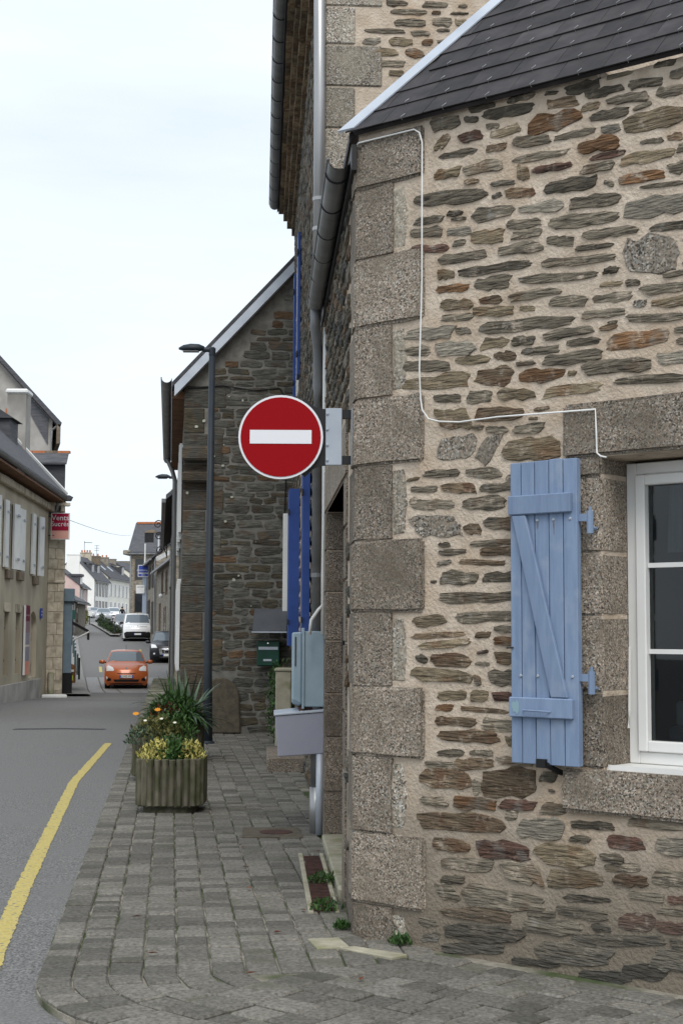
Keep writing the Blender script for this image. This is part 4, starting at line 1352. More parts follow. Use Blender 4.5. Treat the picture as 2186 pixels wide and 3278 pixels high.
for i in range(18):
    sp = 4.3 + i * 0.62
    m_ = MB()
    m_.tube([SW(sp, 0.34 + 0.09 * math.cos(math.pi + math.pi * j / 8), 8.51 + 0.09 * math.sin(math.pi + math.pi * j / 8)) for j in range(9)], 0.007, 5)
    ob('gutter_bracket', m_, 'iron_dark', gut)
part('downpipe', lambda m: m.tube([SW(3.97, 0.075, 8.3), SW(3.95, 0.06, 6), SW(3.94, 0.06, 4.1)], 0.047, 12), 'zinc_pipe', tall, smooth=True)
for z in (5.1, 4.85):
    part('pipe_collar', lambda m: m.tube([SW(3.945, 0.06, z), SW(3.945, 0.06, z + 0.03)], 0.052, 12), 'zinc_pipe', tall)


def tall_window(s0, s1, z0, z1, leafs):
    wdw = ob('window', MB().box(s0, s1, -0.02, 0.012, z0, z1, SW), 'window_glass', tall)
    part('frame', lambda m: m.prism([(s0, z0), (s0, z1), (s1, z1), (s1, z0), (s1 - .06, z0), (s1 - .06, z1 - .06), (s0 + .06, z1 - .06), (s0 + .06, z0)], 0.013, 0.03, SW), 'white_paint', wdw)
    for (a0, a1, b0, b1) in leafs:
        sh_ = part('shutter', lambda m: m.box(a0, a1, b0, b1, z0 - 0.02, z1 + 0.02, SW), 'paint_deep_blue', tall)
        for zz in (z0 + 0.25, z1 - 0.25):
            part('hinge', lambda m: m.box(a0 - 0.04, a0 + 0.12, b1, b1 + 0.012, zz - 0.03, zz + 0.03, SW), 'iron_dark', sh_)
    for (sa, sb) in ((s0 - 0.22, s0), (s1, s1 + 0.22)):
        for q in range(5):
            h = (z1 - z0) / 5
            part('jamb_stone', lambda m: m.box(sa, sb, -0.05, 0.02, z0 + q * h + 0.005, z0 + (q + 1) * h - 0.005, SW), 'granite_pale', wdw)


tall_window(7.5, 8.5, 1.44, 3.2, [(6.5, 7.05, 0.03, 0.10), (8.85, 9.5, 0.07, 0.19)])
tall_window(11.8, 12.8, 4.95, 6.8, [(10.9, 11.35, 0.025, 0.06), (13.1, 13.5, 0.03, 0.06)])
tag(part('doorstep', lambda m: m.box(8.85, 10.3, -0.02, 0.42, -0.02, 0.165, SW), 'granite_block', None, bevel=0.02), 'worn granite doorstep in front of the tall house', 'doorstep')

# ------------------------------------------------------------------ gable house standing forward into the street
gab = thing('gable_house', 'dark old stone house whose lichened gable faces the street', 'house', (-2.5, 22.7, 0))
GX, GY = -2.5, 22.7
GG = frame((GX, GY, 0), (1, 0), (0, -1))
AL = Vector((-0.118, 0.993, 0))


def rake(a):
    return 5.6 + 1.07 * a


gp = [(0, -0.3), (6.8, -0.3), (6.8, 5.6), (3.4, rake(3.4)), (0, 5.6)]
gm = MB()
gm.add([GG(a, 0, c) for a, c in gp] + [GG(a, 0, c) + AL * 10.3 for a, c in gp],
       [(0, 1, 2, 3, 4), (9, 8, 7, 6, 5)] + [(i, (i + 1) % 5, 5 + (i + 1) % 5, 5 + i) for i in range(5)])
gwall = ob('wall', gm, 'mortar_grey', gab)
OLD = []  # dirty, lichened stone; the gable's shade is also put into these colours
for nm, c1, c2, c3 in (('old_grey', (0.05, 0.049, 0.042), (0.145, 0.14, 0.118), (0.085, 0.06, 0.04)), ('old_olive', (0.05, 0.042, 0.027), (0.125, 0.105, 0.07), (0.06, 0.06, 0.05)),
                       ('old_brown', (0.05, 0.04, 0.029), (0.125, 0.097, 0.068), (0.065, 0.062, 0.055))):
    OLD.append(mat(nm, tuple(v * .9 for v in c1), tuple(v * .95 for v in c2), 6, (1, 1, 5), bump=0.9, bscale=9, rnd=0.3, c3=c3, s3=4, t3=(0.5, 0.66), bdist=0.02))
OLD.append(mat('old_rust', (0.075, 0.045, 0.025), (0.15, 0.095, 0.055), 6, (1, 1, 4), bump=0.9, bscale=9, rnd=0.3, bdist=0.02))
rg = random.Random(17)
zq = 0.0
i = 0
while zq < 5.4:
    h = rg.uniform(0.3, 0.5)
    wq = 0.62 if i % 2 else 0.36
    z1 = min(zq + h, 5.5)
    part('quoin', lambda m: m.box(-0.015, wq + rg.uniform(-.05, .05), -0.35, 0.015, zq + 0.006, z1 - 0.006, GG), OLD[rg.choice((0, 0, 1, 2))], gwall, bevel=0.012)
    zq = z1
    i += 1
for st in rubble(0.45, 1.9, 0.02, 7.6, ch=(0.06, 0.15), ln=(0.2, 0.5), gap=0.016, seed=41, inside=lambda u, v: v < rake(u) - 0.25 and not (u < 0.7 and v < 0.95)):
    ob('stone', stone_mb(GG, st[:2], st[2:4], st[4] * 1.12, h=0.012, seed=int(st[0] * 7919 + st[1] * 104729), sq=True), OLD[rg.choice((0, 0, 0, 0, 1, 1, 2, 3)) if rg.random() > .3 else 0], gwall)
for (z0, z1) in ((4.28, 4.5), (3.93, 4.1)):
    part('corbel', lambda m: m.box(-0.02, 0.42, -0.2, 0.2, z0, z1, GG), OLD[2], gwall, bevel=0.03)
part('guard_stone', lambda m: m.prism([(0.3, 0)] + [(0.62 + 0.3 * math.cos(t * math.pi / 10), 0.55 + 0.32 * math.sin(t * math.pi / 10)) for t in range(10, -1, -1)] + [(0.95, 0)], -0.05, 0.05, GG), 'manhole_iron', gwall, bevel=0.02)
# lichen spots
mat('lichen', (0.35, 0.36, 0.3), (0.5, 0.5, 0.42), 30, rough=1)
lm = MB()
for q in range(24):
    a, c = rg.uniform(0.05, 1.5), rg.choice((rg.uniform(1.2, 5.4), rg.uniform(3.2, 5.4)))
    r_ = rg.uniform(0.006, 0.03)
    lm.prism([(a + r_ * rg.uniform(.6, 1.2) * math.cos(t * 0.785), c + r_ * rg.uniform(.6, 1.2) * math.sin(t * 0.785)) for t in range(8)], 0.028, 0.031, GG)
ob('lichen', lm, 'lichen', gwall, kind='stuff')
rf = MB()
for (x0, z0, x1, z1) in ((-0.19, rake(-0.19), 3.4, rake(3.4)), (7.15, rake(-0.35), 3.4, rake(3.4))):
    q = [GG(x0, 0.18, z0), GG(x1, 0.18, z1)]
    q += [q[1] + AL * 10.6, q[0] + AL * 10.6]
    rf.hexa([p + UP * 0.05 for p in q] + [p + UP * 0.13 for p in q])
groof = ob('roof', rf, 'slate_far', gab)
part('barge_board', lambda m: m.prism([(-0.15, rake(-0.15) - 0.14), (3.4, rake(3.4) - 0.14), (3.4, rake(3.4) + 0.04), (-0.15, rake(-0.15) + 0.04)], 0.06, 0.19, GG), 'zinc_light', groof)
gl = lambda a, b, c: Vector((GX - 0.16, GY - 0.15, 0)) + AL * a + Vector((-0.993, -0.118, 0)) * b + UP * c
ggut = ob('gutter', half_gutter(gl, 0, 10.6, 0.12, 5.60, 5.56, 0.085), 'zinc_dark', groof, smooth=True, recalc=False)
part('eave_soffit', lambda m: m.box(0.2, 10.4, -0.2, 0.02, 5.3, 5.42, gl), 'wood_brown', groof)
part('downpipe', lambda m: m.tube([gl(9.8, 0.12, 5.48), gl(9.8, 0.0, 5.2), gl(9.8, -0.06, 5.0), gl(9.8, -0.06, 0)], 0.05, 8), 'zinc_pipe', gab)
for s_ in (2.0, 4.6, 7.4):
    for (z0, z1) in ((1.0, 2.4), (3.3, 4.7)):
        wdw = part('window', lambda m: m.box(s_, s_ + 0.9, -0.2, -0.12, z0, z1, gl), 'window_glass', gab)
        for sj in (s_ - 0.08, s_ + 0.9):
            part('jamb', lambda m: m.box(sj, sj + 0.08, -0.17, -0.1, z0 - 0.08, z1 + 0.08, gl), 'white_paint', wdw)
        part('shutter', lambda m: m.box(s_ - 0.5, s_ - 0.09, -0.15, -0.11, z0 - .05, z1 + .05, gl), 'white_paint', wdw)
tag(part('cable', lambda m: m.tube([GG(0.05, 0.03, 5.45), GG(0.6, 0.03, 5.5), GG(1.1, 0.03, 5.42), GG(1.5, 0.03, 5.46), GG(1.58, 0.03, 5.35), GG(1.62, 0.03, 4.2), GG(1.6, 0.03, 3.45)], 0.012, 6), 'black_metal', None), 'black cable sagging across the dark gable and down to white trunking', 'cable')
tag(part('cable_trunking', lambda m: m.box(1.58, 1.66, 0.03, 0.08, 1.88, 3.45, GG), 'white_paint', None, bevel=0.006), 'white vertical cable trunking on the dark gable wall', 'trunking')
mbx = thing('mailbox', 'dark green mailbox on the gable wall under a small grey canopy', 'mailbox', GG(1.36, 0.1, 1.05))
part('body', lambda m: m.box(1.2, 1.55, 0.03, 0.3, 1.06, 1.44, GG), 'mailbox_green', mbx, bevel=0.012)
part('letter_slot', lambda m: m.box(1.225, 1.525, 0.3, 0.306, 1.31, 1.355, GG), 'zinc_light', mbx)
part('name_plate', lambda m: m.box(1.3, 1.43, 0.3, 0.306, 1.135, 1.165, GG), 'zinc_light', mbx)
part('lock', lambda m: m.lathe([(0.012, 0), (0.012, -0.01)], 8, tuple(GG(1.37, 0.3, 1.41)), axis=1), 'chrome', mbx)
cnp = thing('mailbox_canopy', 'small sloping grey metal canopy on the wall above the green mailbox', 'canopy', GG(1.4, 0.03, 1.9))
part('sheet', lambda m: m.hexa([GG(1.14, 0.5, 1.585), GG(1.66, 0.5, 1.585), GG(1.66, 0.03, 1.93), GG(1.14, 0.03, 1.93), GG(1.14, 0.5, 1.605), GG(1.66, 0.5, 1.605), GG(1.66, 0.03, 1.95), GG(1.14, 0.03, 1.95)]), 'canopy_grey', cnp)
part('front_lip', lambda m: m.box(1.13, 1.67, 0.5, 0.515, 1.572, 1.592, GG), 'zinc_light', cnp)
part('bracket', lambda m: m.tube([GG(1.62, 0.04, 1.5), GG(1.62, 0.45, 1.6)], 0.012, 6), 'iron_dark', cnp)
pil = thing('garden_pillar', 'low pale concrete pillar overgrown with ivy beside the tall house', 'pillar', (-0.79, 20.2, 0))
part('block', lambda m: m.box(-0.9, -0.68, 20.0, 20.5, 0, 1.04), 'concrete_pale', pil, bevel=0.015)
part('cap', lambda m: m.box(-0.915, -0.665, 19.98, 20.52, 1.04, 1.08), 'concrete_pale', pil, bevel=0.01)
iv = thing('ivy', 'green ivy climbing over the low concrete pillar', 'ivy', (-0.8, 20.55, 0))
ob('leaves', leaf_cloud(700, -0.85, 20.75, 0.55, 0.22, 0.25, 0.65, 0.07, 77, upper=False), 'leaf_green', iv)
part('stem', lambda m: m.tube([(-0.85, 20.7, 0), (-0.9, 20.68, 0.6), (-0.82, 20.6, 1.1)], 0.012, 5), 'wood_brown', iv)


# ------------------------------------------------------------------ street lamps
def street_lamp(loc, label):
    t = thing('street_lamp', label, 'street lamp', loc, group='dark street lamps')
    z0 = loc[2]
    x, y = loc[0], loc[1]
    part('pole', lambda m: m.tube([(x, y, z0 - 0.1), (x - 0.01, y, z0 + 1.0), (x - 0.005, y, z0 + 5.6)], 0.074, 14, r1=0.046), 'lamp_paint', t, smooth=True)
    part('base_collar', lambda m: m.lathe([(0.1, 0), (0.1, 0.02), (0.078, 0.04)], 14, (x, y, z0)), 'lamp_paint', t)
    part('cap', lambda m: m.lathe([(0.05, 0), (0.05, 0.1), (0.03, 0.12)], 12, (x - 0.005, y, z0 + 5.58)), 'lamp_paint', t)
    part('arm', lambda m: m.tube([(x, y, z0 + 5.66), (x - 0.14, y, z0 + 5.665)], 0.036, 10), 'lamp_paint', t)
    hd = MB()
    secs = [(-0.12, 0.04, 0.04), (-0.2, 0.08, 0.075), (-0.32, 0.1, 0.08), (-0.42, 0.08, 0.06), (-0.49, 0.035, 0.02)]
    n = 12
    rings = []
    for (dx, wd, hg) in secs:
        rings += [(x + dx, y + wd * math.cos(2 * math.pi * i / n), z0 + 5.672 - 0.04 * (dx + .48) * 0 + (hg if math.sin(2 * math.pi * i / n) > 0 else hg * 0.45) * math.sin(2 * math.pi * i / n)) for i in range(n)]
    hd.add(rings, [(k * n + i, k * n + (i + 1) % n, (k + 1) * n + (i + 1) % n, (k + 1) * n + i) for k in range(4) for i in range(n)] + [tuple(range(n)), tuple(range(4 * n, 5 * n))])
    ob('lamp_head', hd, 'lamp_paint', t, smooth=True)
    part('lens', lambda m: m.box(x - 0.43, x - 0.2, y - 0.055, y + 0.055, z0 + 5.628, z0 + 5.642), 'zinc_pipe', t, bevel=0.004)
    return t


street_lamp((-1.88, 20.6, 0), 'slim dark street lamp in front of the old stone gable')
street_lamp((-4.27, 36.6, G(36.6)), 'slim dark street lamp half hidden beyond the old stone gable')


# ------------------------------------------------------------------ ribbed concrete planters
def planter(x, y, label):
    t = thing('planter', label, 'planter', (x, y, 0), group='ribbed concrete planters along the kerb')
    w, ch, h0, h1 = 0.27, 0.08, 0.05, 0.46
    octa = [(w, w - ch), (w - ch, w), (-w + ch, w), (-w, w - ch), (-w, -w + ch), (-w + ch, -w), (w - ch, -w), (w, -w + ch)]
    P = lambda s: [(x + a * s, y + b * s) for a, b in octa]
    shell = MB()
    shell.slab(P(0.98), h0, h1 - 0.06)
    ob('tub', shell, 'planter_concrete', t)
    part('foot', lambda m: m.slab(P(0.85), -0.01, h0), 'planter_concrete', t)
    part('soil', lambda m: m.slab(P(0.9), h1 - 0.06, h1 - 0.045), 'soil', t)
    for k in range(8):
        a, b = Vector(octa[k] + (0,)), Vector(octa[(k + 1) % 8] + (0,))
        L = (b - a).length
        n = 6 if L > 0.2 else 2
        d = (b - a).normalized()
        o_ = Vector((d.y, -d.x, 0))
        for i in range(n):
            s0, s1 = L * i / n + 0.003, L * (i + 1) / n - 0.003
            ch_ = 0.016
            q = [a + d * s0, a + d * (s0 + ch_) + o_ * 0.028, a + d * (s1 - ch_) + o_ * 0.028, a + d * s1]
            pl = [(x + p.x, y + p.y) for p in q] + [(x + q[3].x - o_.x * .04, y + q[3].y - o_.y * .04), (x + q[0].x - o_.x * .04, y + q[0].y - o_.y * .04)]
            m_ = MB()
            m_.slab(pl, h0 + 0.01, h1 + random.uniform(-.004, .004))
            ob('rib', m_, 'planter_concrete', t, bevel=0.004)
    return t


planter(-1.49, 12.9, 'ribbed concrete planter holding yellow and green foliage')
planter(-1.90, 15.5, 'ribbed concrete planter of trailing plants behind the yellow leaved one')
planter(-2.0, 18.0, 'ribbed concrete planter holding the long strappy plant by the lamp post')


def blades(t, n, c, L, wd, seed, material, droop=0.9, spread=1.0, name='leaf', els=(0.35, 1.45)):
    """long strap leaves, each one its own piece"""
    rg = random.Random(seed)
    for i in range(n):
        az = rg.uniform(0, 2 * math.pi)
        el = rg.uniform(*els)
        ll = L * rg.uniform(0.6, 1.15)
        p = Vector(c) + Vector((rg.uniform(-.08, .08), rg.uniform(-.08, .08), 0))
        d = Vector((math.cos(az) * math.cos(el) * spread, math.sin(az) * math.cos(el) * spread, math.sin(el))).normalized()
        sd = Vector((-math.sin(az), math.cos(az), 0))
        pts_ = []
        k = 6
        for j in range(k + 1):
            s = j / k
            wj = wd * (1 - s ** 2.2) * (0.6 + 0.8 * min(1, s * 3)) * 0.5 + 0.0008
            pts_ += [p - sd * wj, p + UP * (-0.25 * wj), p + sd * wj]
            d = (d - UP * droop * (1.6 - el) * s * 0.42).normalized()
            p = p + d * (ll / k)
        m = MB()
        m.add(pts_, [(3 * j + q, 3 * j + q + 1, 3 * j + q + 4, 3 * j + q + 3) for j in range(k) for q in (0, 1)])
        ob(name, m, material, t, smooth=True, recalc=False)


def flower(t, p, r, material, seed, stem_from):
    rg = random.Random(seed)
    m = MB()
    for i in range(8):
        a = 2 * math.pi * i / 8
        d, s = Vector((math.cos(a), math.sin(a) * 0.6, math.sin(a) * 0.5)), Vector((-math.sin(a), math.cos(a) * .6, math.cos(a) * .5))
        m.add([p, p + d * r * 0.6 + s * r * 0.25, p + d * r, p + d * r * 0.6 - s * r * 0.25], [(0, 1, 2, 3)])
    ob('flower', m, material, t)
    part('flower_stem', lambda q: q.tube([stem_from, p], 0.003, 4), 'leaf_green', t)


pl1 = thing('variegated_shrub', 'yellow and green leaved shrub filling the front planter', 'plant', (-1.49, 12.9, 0.41))
ob('yellow_foliage', leaf_cloud(420, -1.62, 12.82, 0.41, 0.17, 0.2, 0.2, 0.042, 5), 'leaf_yellow', pl1)
ob('yellow_foliage', leaf_cloud(380, -1.33, 12.85, 0.42, 0.14, 0.18, 0.19, 0.04, 6), 'leaf_yellow', pl1)
ob('green_foliage', leaf_cloud(700, -1.47, 12.95, 0.41, 0.27, 0.24, 0.22, 0.05, 7), 'leaf_green', pl1)
ob('green_foliage', leaf_cloud(260, -1.45, 12.75, 0.41, 0.09, 0.08, 0.2, 0.055, 8), 'leaf_green', pl1)
part('stem', lambda m: [m.tube([(-1.49 + dx, 12.9, 0.4), (-1.49 + dx * 1.8, 12.9 + dx * .4, 0.55)], 0.005, 5) for dx in (-0.1, -0.04, 0.05, 0.1)], 'leaf_olive', pl1)
blades(pl1, 12, (-1.47, 12.78, 0.42), 0.2, 0.035, 12, 'leaf_green', 0.5)

pl2 = thing('mixed_bedding', 'loose olive and sage bedding plants trailing from the middle planter', 'plant', (-1.9, 15.5, 0.41))
ob('olive_foliage', leaf_cloud(800, -1.92, 15.45, 0.41, 0.33, 0.28, 0.26, 0.05, 15), 'leaf_olive', pl2)
ob('sage_foliage', leaf_cloud(420, -2.08, 15.35, 0.38, 0.2, 0.2, 0.18, 0.045, 16), 'leaf_sage', pl2)
ob('green_foliage', leaf_cloud(420, -1.78, 15.5, 0.42, 0.24, 0.2, 0.3, 0.06, 17), 'leaf_green', pl2)
part('stem', lambda m: [m.tube([(-1.9 + dx, 15.5, 0.4), (-1.9 + dx * 1.8, 15.45, 0.6)], 0.004, 5) for dx in (-0.12, -0.03, 0.06, 0.12)], 'leaf_olive', pl2)
blades(pl2, 16, (-1.95, 15.4, 0.42), 0.34, 0.02, 18, 'leaf_olive', 0.4)
for i, (dx, dz) in enumerate(((-0.15, 0.2), (0.02, 0.22), (0.16, 0.18))):
    flower(pl2, Vector((-1.9 + dx, 15.25, 0.44 + dz)), 0.022, 'petal_white', i, Vector((-1.9 + dx, 15.4, 0.42)))

pl3 = thing('strap_leaved_plant', 'large clump of long silvery green strap leaves in the rear planter', 'plant', (-2.0, 18.0, 0.41))
blades(pl3, 60, (-1.93, 18.0, 0.42), 0.66, 0.05, 25, 'leaf_sage', 1.35, 1.2)
blades(pl3, 70, (-2.0, 17.9, 0.5), 0.6, 0.045, 29, 'leaf_sage', 0.75, 1.2, els=(0.05, 0.8))
blades(pl3, 50, (-2.1, 17.85, 0.46), 0.52, 0.04, 30, 'leaf_green', 0.8, 1.2, els=(0.0, 0.7))
blades(pl3, 70, (-2.02, 17.95, 0.42), 0.62, 0.042, 26, 'leaf_green', 1.5, 1.3)
ob('red_foliage', leaf_cloud(420, -2.12, 17.72, 0.42, 0.24, 0.14, 0.28, 0.05, 27), 'leaf_red', pl3)
ob('green_foliage', leaf_cloud(1100, -2.05, 17.85, 0.42, 0.38, 0.28, 0.4, 0.06, 28), 'leaf_green', pl3)
for i, (dx, dz) in enumerate(((-0.46, 0.12), (-0.2, 0.17))):
    flower(pl3, Vector((-2.0 + dx, 17.45, 0.47 + dz)), 0.045, 'petal_orange', i, Vector((-2.0 + dx * .6, 17.75, 0.42)))


# ------------------------------------------------------------------ the house across the street
LD, LN = Vector((-0.0535, 0.9986, 0)), Vector((0.9986, 0.0535, 0))
LC = Vector((-8.58, 42.1, 0))
LF = frame(LC, LD, LN)


def holed_wall(fr, a0, a1, z0, z1, holes, depth):
    """a facade sheet with recessed openings"""
    A = sorted({a0, a1} | {h[0] for h in holes} | {h[1] for h in holes})
    Z = sorted({z0, z1} | {h[2] for h in holes} | {h[3] for h in holes})
    m = MB()
    for i in range(len(A) - 1):
        for j in range(len(Z) - 1):
            ca, cz = (A[i] + A[i + 1]) / 2, (Z[j] + Z[j + 1]) / 2
            if any(h[0] < ca < h[1] and h[2] < cz < h[3] for h in holes):
                continue
            m.add([fr(A[i], 0, Z[j]), fr(A[i + 1], 0, Z[j]), fr(A[i + 1], 0, Z[j + 1]), fr(A[i], 0, Z[j + 1])], [(0, 1, 2, 3)])
    for (p, q, r, s) in holes:
        c = [(p, r), (q, r), (q, s), (p, s)]
        for k in range(4):
            (x0, y0), (x1, y1) = c[k], c[(k + 1) % 4]
            m.add([fr(x0, 0, y0), fr(x1, 0, y1), fr(x1, -depth, y1), fr(x0, -depth, y0)], [(0, 1, 2, 3)])
    return m


lh = thing('street_corner_house', 'beige rendered house with white shutters and ashlar corner across the street', 'house', LC + UP * -0.25)
UPW = [(-6.93, -6.3, 3.2, 4.75), (-5.3, -4.65, 3.22, 4.72), (-2.78, -2.2, 3.2, 4.76), (-9.6, -8.9, 3.2, 4.75)]
LOW = [(-6.9, -6.3, 0.5, 2.07), (-5.25, -4.6, 0.5, 2.07), (-3.1, -1.87, 0.35, 2.16), (-8.8, -8.2, 0.5, 2.07)]
lwall = ob('street_wall', holed_wall(LF, -16, 0, -0.7, 5.35, UPW + LOW, 0.22), 'render_beige', lh, recalc=False)
pan0, pan1 = LF(0, 0, 0), Vector((-8.14, 42.3, 0))
FD = Vector((-0.187, 0.982, 0))
body = MB()
bp = [LF(0, -0.22, 0), pan0 + Vector((0.02, 0.02, 0)), pan1 + Vector((-0.02, 0.02, 0)), pan1 + FD * 14, Vector((-18, 57, 0)), Vector((-18, 26, 0)), LF(-16, -0.22, 0)]
body.slab([(p.x, p.y) for p in bp], -0.7, 5.35)
ob('body', body, 'render_beige', lh)
part('plinth', lambda m: m.box(-16, -1.2, 0, 0.05, -0.7, 0.28, LF), 'render_grey', lh, bevel=0.01)
for i, (a0, a1, z0, z1) in enumerate(UPW):
    wdw = part('window', lambda m: m.box(a0, a1, -0.2, -0.17, z0, z1, LF), 'window_glass', lh)
    part('frame', lambda m: m.prism([(a0, z0), (a0, z1), (a1, z1), (a1, z0), (a1 - .05, z0), (a1 - .05, z1 - .05), (a0 + .05, z1 - .05), (a0 + .05, z0)], -0.168, -0.14, LF), 'white_paint', wdw)
    part('sill', lambda m: m.box(a0 - 0.08, a1 + 0.08, 0.003, 0.08, z0 - 0.32, z0 - 0.1, LF), 'brick_brown', wdw, bevel=0.01)
    if i == 1:
        leafs = [(a0, a1, 0.01, 0.05, 0.05)]
    else:
        leafs = [(a0 - 0.5, a0 - 0.02, 0.02, 0.03, 0.0), (a1 + 0.06, a1 + 0.46, 0.03, 0.1, 0.0)]
    for (p, q, b0, b1, dd) in leafs:
        sh_ = part('shutter', lambda m: m.hexa([LF(p, b0, z0 - .06), LF(q, b0, z0 - .06), LF(q, b1 + .05, z0 - .06), LF(p, b0 + .05, z0 - .06), LF(p, b0, z1 + .03), LF(q, b0, z1 + .03), LF(q, b1 + .05, z1 + .03), LF(p, b0 + .05, z1 + .03)]), 'white_paint', lh)
        for zz in (z0 + 0.2, z1 - 0.25):
            part('hinge', lambda m: m.box(q - 0.3, q + 0.02, b1 + .05, b1 + .062, zz - 0.025, zz + 0.025, LF), 'zinc_light', sh_)
for i, (a0, a1, z0, z1) in enumerate(LOW):
    fl = part('blocked_opening', lambda m: m.box(a0 + .001, a1 - .001, -0.23, -0.12, z0, z1 - 0.02, LF), 'ashlar', lh)
    if i != 2:
        part('lintel', lambda m: m.box(a0 - 0.15, a1 + 0.15, 0.002, 0.02, z1 + 0.002, z1 + 0.22, LF), 'ashlar', lh, bevel=0.006)
        for zz in (0.85, 1.65):
            part('iron_ring', lambda m: m.tube([LF((a0 + a1) / 2 - 0.1, -0.1, zz + 0.1), LF((a0 + a1) / 2 - 0.06, -0.06, zz), LF((a0 + a1) / 2 + 0.06, -0.06, zz), LF((a0 + a1) / 2 + 0.1, -0.1, zz + 0.1)], 0.018, 6), 'iron_dark', fl)
    else:
        ac, r_ = (a0 + a1) / 2, (a1 - a0) / 2
        arch = [(a0, z1), (a0, z1 - 0.42)] + [(ac - r_ * math.cos(t * math.pi / 20), z1 - 0.42 + 0.40 * math.sin(t * math.pi / 20)) for t in range(1, 11)] + [(ac, z1)]
        part('arch_stone', lambda m: m.prism(arch, -0.118, -0.001, LF), 'render_beige', lh)
        part('arch_stone', lambda m: m.prism([(2 * ac - p, q) for p, q in arch], -0.118, -0.001, LF), 'render_beige', lh)
# ashlar blocks of the corner face
pd = (pan1 - pan0)
PL = pd.length
pd.normalize()
PF = frame(pan0, (pd.x, pd.y), (pd.y, -pd.x))
z = -0.45
i = 0
rg = random.Random(6)
while z < 5.05:
    h = rg.uniform(0.27, 0.36)
    z1 = min(z + h, 5.1)
    sp = PL * (0.42 if i % 2 else 0.6)
    for (a0, a1) in ((0.0, sp), (sp, PL)):
        part('ashlar_block', lambda m: m.box(a0 + 0.003, a1 - 0.003, -0.1, 0.012 + rg.uniform(0, .012), z + 0.004, z1 - 0.004, PF), 'ashlar', lh, bevel=0.006)
    z = z1
    i += 1
part('string_course', lambda m: m.box(-0.03, PL + 0.03, 0, 0.06, 3.02, 3.1, PF), 'ashlar', lh, bevel=0.01)
part('cornice', lambda m: m.box(-16, 0.1, 0.0, 0.14, 5.12, 5.3, LF), 'ashlar', lh, bevel=0.02)
part('cornice', lambda m: m.box(-0.15, PL + 0.1, 0.0, 0.2, 5.28, 5.38, PF), 'ashlar', lh, bevel=0.01)
for a in (0.06, 0.36):
    part('modillion', lambda m: m.box(a - 0.06, a + 0.06, 0, 0.19, 5.1, 5.28, PF), 'ashlar', lh, bevel=0.02)
part('soffit', lambda m: m.box(-16, 0.5, 0.0, 0.42, 5.39, 5.44, LF), 'wood_brown', lh)
lgut = ob('gutter', half_gutter(LF, -16, 0.55, 0.42, 5.58, 5.55, 0.08), 'zinc_dark', lh, smooth=True, recalc=False)
part('gutter', lambda m: m.hexa([(-8.6, 42.0, 5.47), (-8.02, 42.2, 5.47), (-8.05, 42.7, 5.47), (-8.6, 42.7, 5.47), (-8.62, 41.95, 5.6), (-8.0, 42.15, 5.6), (-8.0, 42.75, 5.6), (-8.6, 42.75, 5.6)]), 'zinc_dark', lh)
part('downpipe', lambda m: m.tube([PF(0.2, 0.2, 5.45), PF(0.2, 0.18, 5.25), PF(0.16, 0.12, 5.1), PF(-0.05, 0.08, 4.98), PF(-0.09, 0.07, 4.8), PF(-0.09, 0.06, 3.2), PF(-0.09, 0.05, -0.2)], 0.045, 10), 'zinc_dark', lh, smooth=True)
HC, HT = Vector((-8.15, 42.5, 5.58)), Vector((-9.62, 40.4, 7.35))
rm = MB()
EN = LF(-16, 0.43, 0)
EN.z = 5.58
TN = LF(-16, -1.05, 0)
TN.z = 7.35
rm.hexa([EN, HC, HT, TN, EN + UP * .06, HC + UP * .06, HT + UP * .06, TN + UP * .06])
back1, back2 = Vector((-18, 40, 7.35)), Vector((-18, 26, 7.35))
rm.hexa([TN, HT, back1, back2, TN + UP * .06, HT + UP * .06, back1 + UP * .06, back2 + UP * .06])
farE = Vector((-11.2, 57, 5.58))
rm.hexa([HC, farE, Vector((-18, 57, 7.3)), HT, HC + UP * .06, farE + UP * .06, Vector((-18, 57, 7.36)), HT + UP * .06])
lroof = ob('roof', rm, 'slate_far', lh)
part('hip_flashing', lambda m: m.tube([HC + UP * 0.09, HT + UP * 0.09], 0.06, 6), 'white_paint', lroof)
chm = ob('chimney', MB().box(-9.62, -9.08, 40.95, 41.6, 5.8, 8.42), 'render_grey', lroof)
part('chimney_cap', lambda m: m.box(-9.67, -9.03, 40.9, 41.65, 8.42, 8.56), 'white_paint', chm, bevel=0.04)
part('lead_flashing', lambda m: m.hexa([(-9.62, 40.93, 5.9), (-9.07, 40.93, 5.9), (-9.07, 40.95, 5.9), (-9.62, 40.95, 5.9), (-9.62, 40.93, 6.75), (-9.07, 40.93, 6.15), (-9.07, 40.95, 6.15), (-9.62, 40.95, 6.75)]), 'white_paint', chm)
dm = ob('dormer', MB().box(-10.2, -8.92, 38.3, 39.3, 5.9, 7.3), 'slate_far', lroof)
part('dormer_roof', lambda m: m.prism([(-10.3, 7.3), (-8.8, 7.3), (-9.5, 7.75)], 38.2, 39.4, ID), 'slate_far', dm)

